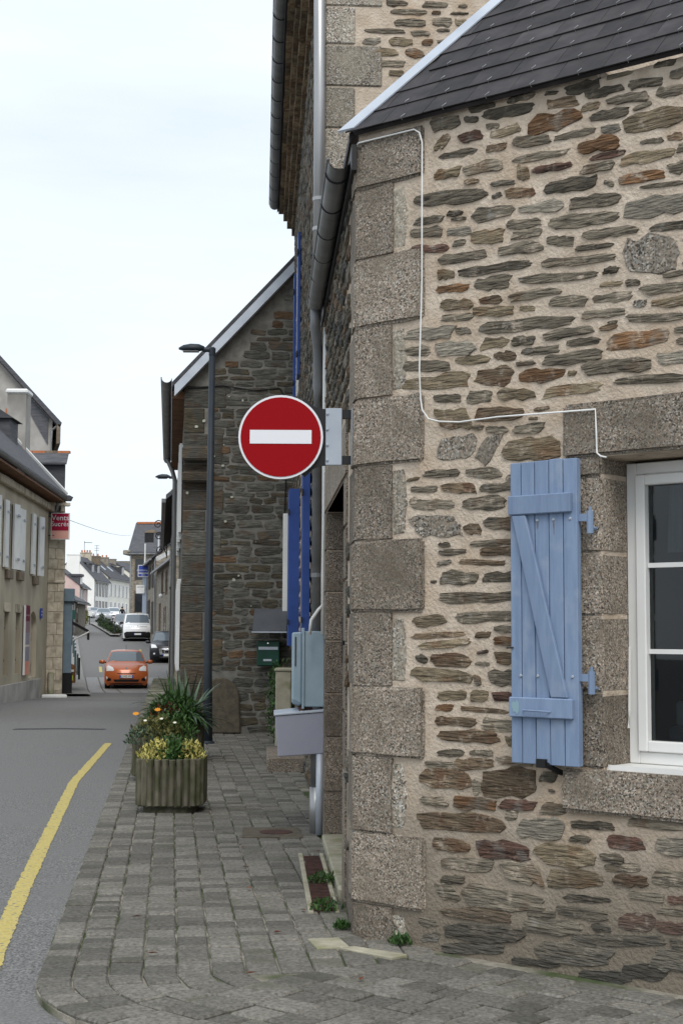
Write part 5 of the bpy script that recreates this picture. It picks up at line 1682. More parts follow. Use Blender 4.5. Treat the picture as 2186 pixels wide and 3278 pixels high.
rear = thing('rear_gable_house', 'tall grey rendered gable rising behind the chimney of the beige house', 'house', (-12, 52, 0))
SK = lambda a, b, c: Vector((a - 0.24 * (b - 52), b, c))
part('wall', lambda m: m.prism([(-17, 0), (-10.55, 0), (-10.55, 9.3), (-13.5, 12.5), (-17, 9.2)], 52, 60, SK), 'render_grey', rear)
part('slate_hanging', lambda m: m.prism([(-11.6, 10.35), (-11.6, 9.95), (-10.7, 8.4), (-10.7, 9.4)], 51.95, 52, ID), 'slate_far', rear)
part('roof', lambda m: m.prism([(-10.3, 9.0), (-13.5, 12.48), (-13.5, 12.68), (-10.22, 9.16)], 51.7, 60, SK), 'slate_far', rear)
part('roof', lambda m: m.prism([(-17.3, 8.9), (-13.5, 12.48), (-13.5, 12.68), (-17.4, 9.05)], 51.7, 60, SK), 'slate_far', rear)
part('gutter', lambda m: m.box(-10.4, -10.26, 51.7, 60, 8.4, 9.1, SK), 'brick_brown', rear)
part('downpipe', lambda m: m.tube([(-10.35, 51.85, 9.05), (-10.55, 51.9, 8.9), (-10.58, 51.9, 7.5)], 0.05, 6), 'zinc_pipe', rear)
part('wall_stay', lambda m: m.box(-12.25, -12.2, 51.9, 51.95, 8.7, 9.7), 'terracotta', rear)
mid = thing('slate_hung_house', 'small grey slate hung house end with ochre ridge tiles behind the hip', 'house', (-10, 48, 0))
part('wall', lambda m: m.slab([(-12.5, 48), (-9.27, 48), (-10.7, 54), (-13, 54)], 0, 7.25), 'slate_far', mid)
part('roof', lambda m: m.hexa([(-12.6, 47.82, 7.18), (-9.2, 47.82, 7.18), (-9.2, 48.2, 7.6), (-12.6, 48.2, 7.6), (-12.6, 47.8, 7.24), (-9.2, 47.8, 7.24), (-9.2, 48.15, 7.66), (-12.6, 48.15, 7.66)]), 'slate_far', mid)
for i in range(8):
    part('ridge_tile', lambda m: m.box(-12.5 + i * 0.42, -12.1 + i * 0.42, 48.1, 48.3, 7.6, 7.68), 'terracotta' if i % 3 else 'brick_brown', mid)

# things fixed to the beige house
vs_sign = thing('shop_sign', 'red shop sign lettered Vents Sucrés above a pink panel on the ashlar corner', 'shop sign', PF(0.25, 0.22, 4.3))
SF = frame(PF(0.3, 0.24, 0), (1, 0.02), (0.02, -1))
part('board', lambda m: m.box(-0.28, 0.26, 0, 0.06, 4.28, 5.06, SF), 'white_paint', vs_sign)
mat('sign_crimson', (0.33, 0.012, 0.045), rough=0.5, spec=0.15)
mat('sign_pink', (0.68, 0.36, 0.3), rough=0.6)
part('red_panel', lambda m: m.box(-0.255, 0.235, 0.06, 0.066, 4.54, 5.04, SF), 'sign_crimson', vs_sign)
part('pink_panel', lambda m: m.box(-0.255, 0.235, 0.06, 0.066, 4.3, 4.535, SF), 'sign_pink', vs_sign)
SL = lambda a, b, c: SF(a - 0.01, 0.066 + b, c)
ob('lettering', text_mb('Vents', 0.22, lambda a, b, c: SL(a, b, c + 4.91)), 'sign_white', vs_sign, recalc=False)
ob('lettering', text_mb('Sucrés', 0.2, lambda a, b, c: SL(a, b, c + 4.73)), 'sign_white', vs_sign, recalc=False)
part('fixing_bar', lambda m: m.tube([PF(-0.06, 0.03, 4.95), PF(0.1, 0.24, 4.95)], 0.012, 5), 'iron_dark', vs_sign)
part('fixing_bar', lambda m: m.tube([PF(-0.06, 0.03, 4.4), PF(0.1, 0.24, 4.4)], 0.012, 5), 'iron_dark', vs_sign)
ban = thing('wall_banner', 'tall narrow banner in wine, mauve and salmon bands beside the arched opening', 'banner', LF(-3.9, 0.05, 0.45))
for nm, c1, c2 in (('banner_wine', (0.1, 0.012, 0.035), (0.2, 0.03, 0.06)), ('banner_mauve', (0.2, 0.12, 0.14), (0.3, 0.2, 0.22)), ('banner_grey', (0.22, 0.2, 0.25), (0.28, 0.26, 0.3)), ('banner_salmon', (0.58, 0.22, 0.15), (0.66, 0.3, 0.22)), ('banner_cream', (0.6, 0.5, 0.42), (0.66, 0.56, 0.48))):
    mat(nm, c1, c2, 5, rough=0.7)
zz = 2.28
for k, (h, nm) in enumerate(((0.24, 'banner_wine'), (0.04, 'banner_mauve'), (0.14, 'banner_wine'), (0.3, 'banner_mauve'), (0.32, 'banner_grey'), (0.05, 'banner_cream'), (0.38, 'banner_grey'), (0.36, 'banner_salmon'))):
    part('panel', lambda m: m.box(-4.2, -3.5, 0.03, 0.075, zz - h, zz, LF), nm, ban)
    zz -= h
part('edge_strip', lambda m: m.box(-4.235, -4.2, 0.03, 0.08, zz, 2.28, LF), 'white_paint', ban)
pq = thing('street_name_plate', 'small dark blue street name plate on the beige house by the corner', 'plaque', LF(-1.25, 0.03, 2.1))
part('plate', lambda m: m.box(-1.4, -1.05, 0.02, 0.04, 1.97, 2.25, LF), 'plate_blue', pq)
for i in range(2):
    part('lettering', lambda m: m.box(-1.34, -1.12, 0.041, 0.043, 2.14 - i * 0.09, 2.17 - i * 0.09, LF), 'sign_white', pq)
tag(part('stone_bollard', lambda m: m.box(0.05, 0.22, 0.02, 0.2, -0.4, 0.42, PF), 'concrete_pale', None, bevel=0.03), 'pale stub of stone guarding the ashlar corner', 'bollard')
tag(part('ramp_slab', lambda m: m.slab([(-8.55, 41.55), (-7.95, 41.75), (-7.8, 41.35), (-8.5, 41.2)], -0.3, -0.2), 'white_paint', None, bevel=0.02), 'small white ramp slab lying at the foot of the ashlar corner', 'ramp')

# shopfront, awning and display stand in the lane beyond
WL = frame((-8.22, 43.3, 0), (FD.x, FD.y), (FD.y, -FD.x))
shop = thing('shopfront', 'blue grey painted shopfront just beyond the ashlar corner', 'shopfront', WL(2, 0, -0.35))
part('pilaster', lambda m: m.box(0.3, 0.7, -0.1, 0.16, 0.35, 2.5, WL), 'shop_blue', shop, bevel=0.01)
part('panel', lambda m: m.box(0.7, 5, -0.1, 0.1, 0.2, 2.3, WL), 'shop_blue', shop)
part('fascia_board', lambda m: m.box(0.2, 5.2, -0.1, 0.22, 2.5, 2.9, WL), 'shop_blue', shop, bevel=0.02)
part('plinth', lambda m: m.box(0.25, 0.8, -0.1, 0.19, -0.6, 0.35, WL), 'black_metal', shop)
aw = thing('awning', 'black folded shop awning with a white arm over the left pavement', 'awning', WL(9, 0.1, 1.5))
part('canvas', lambda m: m.hexa([WL(6, 0.0, 1.98), WL(10, 0.0, 1.98), WL(10, 0.75, 1.58), WL(6, 0.75, 1.58), WL(6, 0.0, 2.06), WL(10, 0.0, 2.06), WL(10, 0.75, 1.66), WL(6, 0.75, 1.66)]), 'black_metal', aw)
part('valance', lambda m: m.box(6, 10, 0.74, 0.77, 1.32, 1.62, WL), 'black_metal', aw)
part('arm', lambda m: m.tube([WL(6, 0.02, 1.2), WL(6, 0.76, 1.6)], 0.03, 6), 'white_paint', aw)
part('wall_box', lambda m: m.box(5.6, 6, 0.0, 0.2, 1.15, 1.55, WL), 'black_metal', aw)
std = thing('display_stand', 'brown wooden display stand with a yellow card on the left pavement', 'display stand', (-10.75, 58, G(58)))
gz = G(58)
part('lower_crate', lambda m: m.box(-10.87, -10.63, 57.8, 58.1, gz, gz + 0.42), 'wood_brown', std, bevel=0.01)
part('upper_crate', lambda m: m.hexa([(-10.88, 57.85, gz + 0.42), (-10.6, 57.85, gz + 0.42), (-10.6, 58.1, gz + 0.42), (-10.88, 58.1, gz + 0.42), (-10.85, 57.95, gz + 0.78), (-10.66, 57.95, gz + 0.72), (-10.66, 58.1, gz + 0.72), (-10.85, 58.1, gz + 0.8)]), 'wood_brown', std, bevel=0.01)
mat('card_yellow', (0.5, 0.62, 0.05), rough=0.6)
part('yellow_card', lambda m: m.box(-10.81, -10.68, 57.78, 57.795, gz + 0.12, gz + 0.32), 'card_yellow', std)
part('white_paper', lambda m: m.box(-10.82, -10.66, 57.82, 57.845, gz + 0.46, gz + 0.55), 'white_paint', std)

LEFTW = lambda y: -8.2 - 0.19 * (y - 43.3)
pv = sheet('left_pavement', lambda y: LEFTW(y) - 0.6, lambda y: LEFTW(y) + 0.75, [43.0 + i for i in range(60)], 0.03, 'far_pave')
cob = sheet('cobbled_strip', lambda y: LEFTW(y) + 0.75, lambda y: LEFTW(y) + 9.0, [50.5 + i for i in range(13)], ROAD + 0.006, 'cobble', 3)
for k, (x_off) in enumerate((0.8, 1.35, 1.9)):
    sheet('gutter_strip', lambda y: LEFTW(y) + x_off, lambda y: LEFTW(y) + x_off + 0.05, [50.5 + i for i in range(13)], ROAD + 0.011, 'manhole_iron')
for (x0, y0, x1, y1) in ((-11.0, 66, -11.7, 70), (-12.0, 86, -11.3, 81)):
    m_ = MB()
    m_.add([(x0, y0, G(y0) + ROAD + .006), (x0 + .14, y0, G(y0) + ROAD + .006), (x1 + .14, y1, G(y1) + ROAD + .006), (x1, y1, G(y1) + ROAD + .006)], [(0, 1, 2, 3)])
    ob('road_marking', m_, 'line_yellow', recalc=False)['kind'] = 'structure'

bollard0 = None
BL = [(-10.84, 60), (-11.46, 63), (-12.2, 66.5), (-12.85, 70), (-13.5, 73.5), (-14.2, 77), (-14.9, 80.5)]
mat('bollard_green', (0.05, 0.08, 0.075), rough=0.6)
for i, (x, y) in enumerate(BL):
    z = G(y) + 0.02
    if i == 0:
        t = thing('bollard', 'black bollard with a white top, first of the pavement row', 'bollard', (x, y, z), group='bollards along the lane')
        part('post', lambda m: m.lathe([(0.045, 0), (0.04, 0.9)], 8, (0, 0, 0)), 'black_metal', t, local=True)
        part('top', lambda m: m.lathe([(0.042, 0.9), (0.042, 0.96), (0.02, 0.99)], 8, (0, 0, 0)), 'white_paint', t, local=True)
    elif i == 1:
        bollard0 = thing('bollard', 'grey green bollard with a pale top in the row along the lane', 'bollard', (x, y, z), group='bollards along the lane')
        part('post', lambda m: m.lathe([(0.045, 0), (0.04, 0.9)], 8, (0, 0, 0)), 'bollard_green', bollard0, local=True)
        part('top', lambda m: m.lathe([(0.042, 0.9), (0.042, 0.96), (0.02, 0.99)], 8, (0, 0, 0)), 'zinc_light', bollard0, local=True)
    else:
        dup(bollard0, (x, y, z))


# ------------------------------------------------------------------ houses along the far street
def far_house(name, label, p0, p1, depth, eave, ridge, wall, wins, zb, roofm='slate_far', shut=None, side=1, ov=0.3, arch=False):
    """front from p0 to p1; wins = [(a0, a1, z0, z1)]; side = which hand the house body lies"""
    p0, p1 = Vector((p0[0], p0[1], 0)), Vector((p1[0], p1[1], 0))
    d = (p1 - p0)
    L = d.length
    d.normalize()
    out = Vector((d.y, -d.x, 0)) * side
    fr = frame(p0, (d.x, d.y), (out.x, out.y))
    t = thing(name, label, 'house', p0 + UP * zb)
    sec = [(0, zb - 1), (0, eave), (-depth / 2, ridge), (-depth, eave), (-depth, zb - 1)]
    part('wall', lambda m: m.prism(sec, 0, L, lambda a, b, c: fr(b, a, c)), wall, t)
    sl = (ridge - eave) / (depth / 2)
    for sg in (0, 1):
        f_ = (lambda b: b) if sg == 0 else (lambda b: -depth - b)
        q = [fr(-0.12, f_(ov), eave - sl * ov), fr(L + 0.12, f_(ov), eave - sl * ov), fr(L + 0.12, -depth / 2, ridge), fr(-0.12, -depth / 2, ridge)]
        part('roof', lambda m: m.hexa([p + UP * .03 for p in q] + [p + UP * .16 for p in q]), roofm, t)
    part('gutter', lambda m: m.box(0, L, ov, ov + 0.12, eave - sl * ov - 0.05, eave - sl * ov + 0.06, fr), 'zinc_dark', t)
    part('downpipe', lambda m: m.tube([fr(0.1, 0.08, eave - 0.2), fr(0.1, 0.08, zb)], 0.05, 6), 'zinc_pipe', t)
    for (a0, a1, z0, z1) in wins:
        wd = part('window', lambda m: m.box(a0, a1, 0.0, 0.03, z0, z1, fr), 'window_glass', t)
        part('frame', lambda m: m.prism([(a0 - .08, z0 - .08), (a0 - .08, z1 + .08), (a1 + .08, z1 + .08), (a1 + .08, z0 - .08), (a1, z0 - .08), (a1, z1), (a0, z1), (a0, z0 - .08)], 0.0, 0.06, fr), 'brick_brown' if wall in ('render_white', 'far_stone') else 'white_paint', wd)
        if shut:
            for (s0, s1) in ((a0 - 0.5, a0 - 0.09), (a1 + 0.09, a1 + 0.5)):
                part('shutter', lambda m: m.box(s0, s1, 0.005, 0.07, z0, z1, fr), shut, wd)
    return t, fr, L


def dormer(t, fr, a, b, w, z0, z1, wall='slate_far'):
    d_ = part('dormer', lambda m: m.box(a, a + w, b - 1.6, b, z0, z1, fr), wall, t)
    part('dormer_roof', lambda m: m.hexa([fr(a - .12, b + .15, z1), fr(a + w + .12, b + .15, z1), fr(a + w + .12, b - 1.7, z1 + .35), fr(a - .12, b - 1.7, z1 + .35)] +
                                         [fr(a - .12, b + .15, z1 + .12), fr(a + w + .12, b + .15, z1 + .12), fr(a + w + .12, b - 1.7, z1 + .47), fr(a - .12, b - 1.7, z1 + .47)]), 'slate_far', d_)
    part('dormer_window', lambda m: m.box(a + 0.1, a + w - 0.1, b, b + 0.04, z0 + 0.1, z1 - 0.05, fr), 'white_paint', d_)
    part('dormer_pane', lambda m: m.box(a + 0.18, a + w - 0.18, b + 0.04, b + 0.05, z0 + 0.2, z1 - 0.12, fr), 'window_glass', d_)


def chimney(label, x0, x1, y, z0, z1, material, pots=4, dy=0.8):
    t = thing('chimney_stack', label, 'chimney', ((x0 + x1) / 2, y, z0), group='chimneys of the far houses')
    part('stack', lambda m: m.box(x0, x1, y, y + dy, z0, z1), material, t)
    part('coping', lambda m: m.box(x0 - .06, x1 + .06, y - .06, y + dy + .06, z1, z1 + 0.12), material, t)
    for i in range(pots):
        xx = x0 + (x1 - x0) * (i + 0.5) / pots
        part('pot', lambda m: m.lathe([(0.13, 0), (0.1, 0.35)], 8, (xx, y + dy / 2, z1 + 0.12)), 'terracotta', t)


# left: slate roofed stone shed, pink house, white house, cream house
far_house('stone_outbuilding', 'low stone outbuilding with a slate roof beside the pink house', (-19.3, 104), (-20.0, 113), 5, 3.9, 5.2, 'far_stone', [(2, 2.8, 2.4, 3.4)], 1.6, side=1)
far_house('pink_house', 'pink rendered house with a slate dormer in the far street', (-27.2, 150), (-27.6, 157), 6.5, 6.5, 9.0, 'render_pink', [(1.2, 2.0, 5.0, 6.1), (4.2, 5.0, 5.0, 6.1), (1.2, 2.0, 3.1, 4.3)], 2.6, side=1)
t3, f3, _ = [q for q in (None, None, None)]
th_, fh_, _l = far_house('white_house', 'white house with brown window surrounds and two dormers at the end of the street', (-33.4, 195), (-32.9, 204), 5.8, 8.9, 12.0, 'render_white',
                         [(1.0 + i * 2.0, 1.95 + i * 2.0, 6.65, 8.3) for i in range(4)] + [(1.0 + i * 2.0, 1.95 + i * 2.0, 4.7, 5.9) for i in range(4)], 4.1)
dormer(th_, fh_, 2.2, -0.9, 1.3, 9.6, 11.0)
dormer(th_, fh_, 5.6, -0.9, 1.3, 9.6, 11.0)
th_, fh_, _l = far_house('cream_house', 'long cream house with pale shutters next to the white house', (-33.2, 205), (-32.2, 222), 6.4, 9.6, 12.2, 'render_cream',
                         [(1.6 + i * 2.7, 2.5 + i * 2.7, 6.9, 8.6) for i in range(6)] + [(1.6 + i * 2.7, 2.5 + i * 2.7, 4.7, 6.0) for i in range(6)], 4.5, shut='render_white')
for a in (3, 8):
    part('skylight', lambda m: m.hexa([fh_(a, -1.2, 10.6), fh_(a + 1, -1.2, 10.6), fh_(a + 1, -2.0, 11.25), fh_(a, -2.0, 11.25), fh_(a, -1.2, 10.82), fh_(a + 1, -1.2, 10.82), fh_(a + 1, -2.0, 11.45), fh_(a, -2.0, 11.45)]), 'zinc_light', th_)
dormer(th_, fh_, 13.0, -0.8, 1.6, 10.2, 11.6)
far_house('end_house', 'pale house closing the view at the top of the far street', (-31.9, 223), (-28.5, 240), 7, 10.4, 12.6, 'render_cream', [(2 + i * 3, 3 + i * 3, 7.2, 8.8) for i in range(4)], 4.8)
chimney('white rendered chimney on the gable of the white house', -37.2, -35.45, 194.9, 9.5, 12.15, 'render_white', 0)
chimney('broad beige chimney with four pots above the white house', -36.9, -35.4, 203.2, 10.5, 12.85, 'ashlar', 4)
chimney('brown chimney between the white and the cream house', -35.9, -34.6, 206, 10, 12.5, 'brick_brown', 2)
chimney('grey brown chimney on the cream house ridge', -35.9, -34.7, 214, 10.5, 12.75, 'far_stone', 2)
chimney('grey chimney at the far end of the cream house', -36.0, -34.9, 222.5, 10.5, 12.95, 'far_stone', 0)
chimney('long low chimney on the end house', -36.2, -33.4, 230, 10.5, 13.0, 'far_stone', 0)
pk_ = thing('pink_house_dormer', 'slate dormer on the roof of the pink house', 'dormer', (-27.8, 151.5, 6.6))
part('cheek', lambda m: m.box(-28.9, -27.35, 150.8, 152.2, 6.4, 7.5), 'slate_far', pk_)
part('lid', lambda m: m.box(-29.0, -27.2, 150.7, 152.3, 7.5, 7.75), 'slate_far', pk_)
part('pane', lambda m: m.box(-27.35, -27.3, 151.0, 152.0, 6.7, 7.4), 'white_paint', pk_)
# ivy covered well house, notice board
ivh = thing('ivy_gate_pier', 'ivy covered gate pier with a domed stone cap in the far street', 'gate pier', (-24.9, 140, G(140)))
part('cap', lambda m: m.lathe([(0.48, 3.75 - G(140)), (0.42, 3.95 - G(140)), (0.2, 4.3 - G(140)), (0.04, 4.4 - G(140))], 10, (-25.05, 140, G(140))), 'far_stone', ivh)
part('pier', lambda m: m.box(-25.25, -24.85, 139.8, 140.2, G(140), 3.8), 'far_stone', ivh)
ob('ivy', leaf_cloud(900, -24.95, 140, 3.05, 0.5, 0.45, 0.85, 0.16, 91, upper=False), 'ivy_green', ivh)
nb = thing('notice_board', 'small framed notice board beside the ivy covered pier', 'notice board', (-24.6, 141.5, G(141)))
part('board', lambda m: m.box(-24.9, -24.4, 141.5, 141.55, 3.25, 3.75), 'white_paint', nb)
part('post', lambda m: m.box(-24.68, -24.62, 141.56, 141.62, G(141), 3.75), 'iron_dark', nb)
gs = thing('green_notice', 'dark green notice on the wall of the stone outbuilding', 'sign', (-18.3, 103, 3))
part('panel', lambda m: m.box(-19.35, -18.95, 102.9, 102.96, 2.55, 3.2), 'mailbox_green', gs)
part('post', lambda m: m.box(-19.18, -19.12, 102.97, 103.03, G(103), 3.1), 'iron_dark', gs)
ant = thing('tv_aerial', 'thin television aerial standing on the beige chimney', 'aerial', (-36.4, 203.6, 12.9))
part('mast', lambda m: m.tube([(-36.4, 203.6, 12.9), (-36.4, 203.6, 14.6)], 0.035, 5), 'iron_dark', ant)
part('boom', lambda m: m.tube([(-36.4, 203.6, 14.4), (-35.3, 203.6, 14.35)], 0.04, 5), 'iron_dark', ant)
ant = thing('tv_aerial', 'combed television aerial on the brown chimney', 'aerial', (-35.1, 206.4, 12.5))
part('mast', lambda m: m.tube([(-35.1, 206.4, 12.6), (-35.1, 206.4, 14.2)], 0.03, 5), 'iron_dark', ant)
for i in range(3):
    part('element', lambda m: m.tube([(-35.45, 206.4, 13.4 + i * .35), (-34.75, 206.4, 13.4 + i * .35)], 0.025, 5), 'iron_dark', ant)

# right: stone row
th_, fh_, _l = far_house('far_slate_house', 'stone house with a tall slate roof at the bend of the far street', (-18.3, 124.5), (-12.0, 124), 5.5, 8.7, 11.2, 'far_stone',
                         [(0.5, 1.2, 6.2, 8.0), (2.0, 2.7, 6.2, 8.0), (0.5, 1.2, 3.4, 5.2)], 2.0)
part('end_cornice', lambda m: m.box(-0.55, 0.1, -5.4, 0.3, 8.35, 8.75, fh_), 'far_stone', th_, bevel=0.05)
for i in range(5):
    part('ridge_tile', lambda m: m.box(i * 1.3, i * 1.3 + 1.25, -2.95, -2.55, 11.25, 11.42, fh_), 'terracotta', th_)
th_, fh_, _l = far_house('restaurant_house', 'stone restaurant house with shutters and a slate dormer behind the blue sign', (-11.7, 91), (-14.9, 108), 7, 6.5, 9.4, 'far_stone',
                         [(2.5, 3.4, 4.6, 6.0), (6.5, 7.4, 4.6, 6.0), (11, 11.9, 4.6, 6.0), (2.2, 3.4, 1.6, 3.6), (7, 8.2, 1.8, 3.8)], 1.0, shut='iron_dark', side=-1)
dormer(th_, fh_, 5.0, -0.5, 1.3, 6.9, 8.2)
chimney('tall grey chimney on the restaurant house roof', -12.1, -11.5, 98, 8.4, 10.6, 'ashlar', 1)
chimney('taller grey chimney with a red pot beside the first', -11.5, -10.6, 97, 8.6, 11.2, 'ashlar', 1)
th_, fh_, _l = far_house('low_stone_house', 'low stone house with white bargeboard before the restaurant house', (-8.0, 71), (-11.6, 90.6), 6.5, 5.5, 7.6, 'far_stone',
                         [(3, 3.9, 3.6, 4.8), (9, 9.9, 3.8, 5.0), (13, 13.9, 3.9, 5.1), (10, 11.2, 1.2, 3.0), (15, 16, 1.5, 3.3)], 0.2, side=-1)
part('barge_board', lambda m: m.hexa([fh_(12, 0.35, 5.75), fh_(12, 0.5, 5.75), fh_(12, -0.9, 6.5), fh_(12, -1.05, 6.5), fh_(12, 0.35, 5.95), fh_(12, 0.5, 5.95), fh_(12, -0.9, 6.7), fh_(12, -1.05, 6.7)]), 'white_paint', th_)
gl2 = thing('globe_lamp', 'white globe lamp on the wall of the low stone house', 'lamp', (-10.2, 82, 3.6))
part('globe', lambda m: m.lathe([(0.01, -0.13), (0.1, -0.08), (0.13, 0), (0.1, 0.08), (0.01, 0.13)], 10, (-10.25, 82, 3.7)), 'white_paint', gl2, smooth=True)
part('bracket', lambda m: m.tube([(-10.25, 82, 3.83), (-10.0, 82, 3.9)], 0.02, 5), 'iron_dark', gl2)
far_house('sign_bracket_house', 'narrow strip of old house with iron sign brackets beyond the dark gable', (-4.6, 40), (-7.5, 63), 6, 5.5, 8.0, 'far_stone',
          [(8, 9, 3.3, 4.8), (14, 15, 3.3, 4.8), (8, 9, 0.8, 2.2)], -0.3, shut='white_paint', side=-1)


def scroll(cx, y, z, r, label):
    t = thing('scroll_bracket', label, 'sign bracket', (cx + r, y, z), group='wrought iron scroll brackets')
    pts_ = [Vector((cx + r * 1.4, y, z - r * 1.2)), Vector((cx + r * 1.15, y, z - r * .2))]
    for i in range(26):
        a = -0.2 + i * 0.4
        rr = r * (1 - i / 30)
        pts_.append(Vector((cx + rr * math.cos(a), y, z + rr * math.sin(a))))
    part('scroll', lambda m: m.tube(pts_, 0.024, 5), 'iron_dark', t)
    part('wall_bar', lambda m: m.box(cx + r * 1.35, cx + r * 1.5, y - .04, y + .04, z - r * 1.6, z + r * 1.2), 'iron_dark', t)
    return t


scroll(-7.85, 61.5, 6.22, 0.2, 'topmost of three wrought iron scroll brackets beyond the dark gable')
t = scroll(-7.8, 61.5, 5.72, 0.2, 'middle wrought iron scroll bracket carrying a lantern')
scroll(-7.75, 61.5, 5.1, 0.2, 'lowest of three wrought iron scroll brackets beyond the dark gable')
lt = thing('hanging_lantern', 'dark iron lantern with rusty top hanging from the middle scroll bracket', 'lantern', (-8.2, 61.5, 5.4))
part('cage', lambda m: m.box(-8.4, -8.05, 61.35, 61.65, 5.45, 5.85), 'iron_dark', lt)
part('top', lambda m: m.hexa([(-8.42, 61.33, 5.85), (-7.9, 61.33, 5.85), (-7.9, 61.67, 5.85), (-8.42, 61.67, 5.85), (-8.3, 61.4, 5.97), (-7.95, 61.4, 5.97), (-7.95, 61.6, 5.97), (-8.3, 61.6, 5.97)]), 'brick_brown', lt)

sp = thing('sign_pole', 'pale blue pole in front of the restaurant house', 'pole', (-13.6, 100, G(100)))
mat('pole_blue', (0.3, 0.36, 0.46), (0.36, 0.42, 0.5), 3, rough=0.5)
part('shaft', lambda m: m.box(-13.78, -13.5, 100, 100.2, G(100), 6.3), 'pole_blue', sp)
part('mast', lambda m: m.tube([(-13.66, 100.1, 6.3), (-13.66, 100.1, 7.8)], 0.05, 8), 'white_paint', sp)
bs = thing('restaurant_sign', 'blue restaurant sign with white lettering on the pale pole', 'sign', (-13.72, 99.95, 5.5))
part('board', lambda m: m.box(-14.1, -13.36, 99.88, 99.98, 5.48, 6.3), 'white_paint', bs)
mat('sign_blue', (0.03, 0.06, 0.32), rough=0.5)
part('blue_panel', lambda m: m.box(-14.06, -13.4, 99.87, 99.88, 5.78, 6.26), 'sign_blue', bs)
part('blue_panel', lambda m: m.box(-14.06, -13.4, 99.87, 99.88, 5.52, 5.69), 'sign_blue', bs)
BF = lambda zz: (lambda a, b, c: Vector((-13.73 + a, 99.868 - b, c + zz)))
ob('lettering', text_mb('PIZZERIA', 0.15, BF(5.92), 0.002), 'sign_white', bs, recalc=False)
ob('lettering', text_mb('RESTAURANT', 0.1, lambda a, b, c: Vector((-13.73 + a, 99.878 - b, c + 5.735)), 0.002), 'ink', bs, recalc=False)
ob('lettering', text_mb('GRILL', 0.12, BF(5.6), 0.002), 'sign_white', bs, recalc=False)
ws = thing('gallery_sign', 'small white sign lettered ARTISTE below the blue restaurant sign', 'sign', (-13.9, 99.9, 4.35))
part('board', lambda m: m.box(-14.22, -13.62, 99.88, 99.95, 4.33, 4.9), 'white_paint', ws)
ob('lettering', text_mb('ARTISTE', 0.13, lambda a, b, c: Vector((-13.92 + a, 99.878 - b, c + 4.76)), 0.002), 'ink', ws, recalc=False)
ob('lettering', text_mb('-', 0.13, lambda a, b, c: Vector((-13.92 + a, 99.878 - b, c + 4.62)), 0.002), 'ink', ws, recalc=False)

wire = MB()
wa, wb = Vector((-8.2, 42.9, 4.95)), Vector((-18.2, 124, 10.0))
wire.tube([wa + (wb - wa) * (i / 16) - UP * 0.35 * 4 * (i / 16) * (1 - i / 16) * .5 for i in range(17)], 0.008, 4)
tag(ob('overhead_wire', wire, 'iron_dark'), 'thin overhead wire slung across the street against the sky', 'wire')

# hedge behind a dark railing on the traffic island
K0, K1 = Vector((-16.4, 104.5, 0)), Vector((-22.3, 133, 0))
kd = (K1 - K0)
KL = kd.length
kd.normalize()
sheet('traffic_island', lambda y: -16.4 - 0.207 * (y - 104.5) - 0.35, lambda y: -16.4 - 0.207 * (y - 104.5) + 0.4, [103 + i * 2 for i in range(24)], 0.1, 'far_pave')
rail = thing('island_railing', 'dark iron railing along the planted traffic island', 'railing', K0 + UP * G(104))
for i in range(15):
    p = K0 + kd * (KL * i / 14)
    part('post', lambda m: m.box(p.x - .03, p.x + .03, p.y - .03, p.y + .03, G(p.y) + 0.05, G(p.y) + 0.85), 'iron_dark', rail)
for h in (0.3, 0.55, 0.82):
    part('rail', lambda m: m.tube([Vector((p.x, p.y, G(p.y) + h)) for p in (K0 + kd * (KL * i / 8) for i in range(9))], 0.03, 5), 'iron_dark', rail)
hg = MB()
rgh = random.Random(55)
for i in range(26):
    p = K0 + kd * (KL * (i + .5) / 26)
    c_ = leaf_cloud(140, p.x + 0.15, p.y, G(p.y) + 0.1, 0.35, 0.7, 0.72 + rgh.uniform(0, .2) + (0.35 if i > 21 else 0), 0.14, 200 + i)
    hg.add(c_.v, c_.f)
hedge = thing('hedge', 'low dark hedge growing behind the island railing', 'hedge', K0 + UP * G(104))
ob('foliage', hg, 'hedge_green', hedge, kind='stuff')
part('stem', lambda m: m.tube([Vector((p.x + .15, p.y, G(p.y) + .12)) for p in (K0 + kd * (KL * i / 8) for i in range(9))], 0.05, 5), 'wood_brown', hedge)


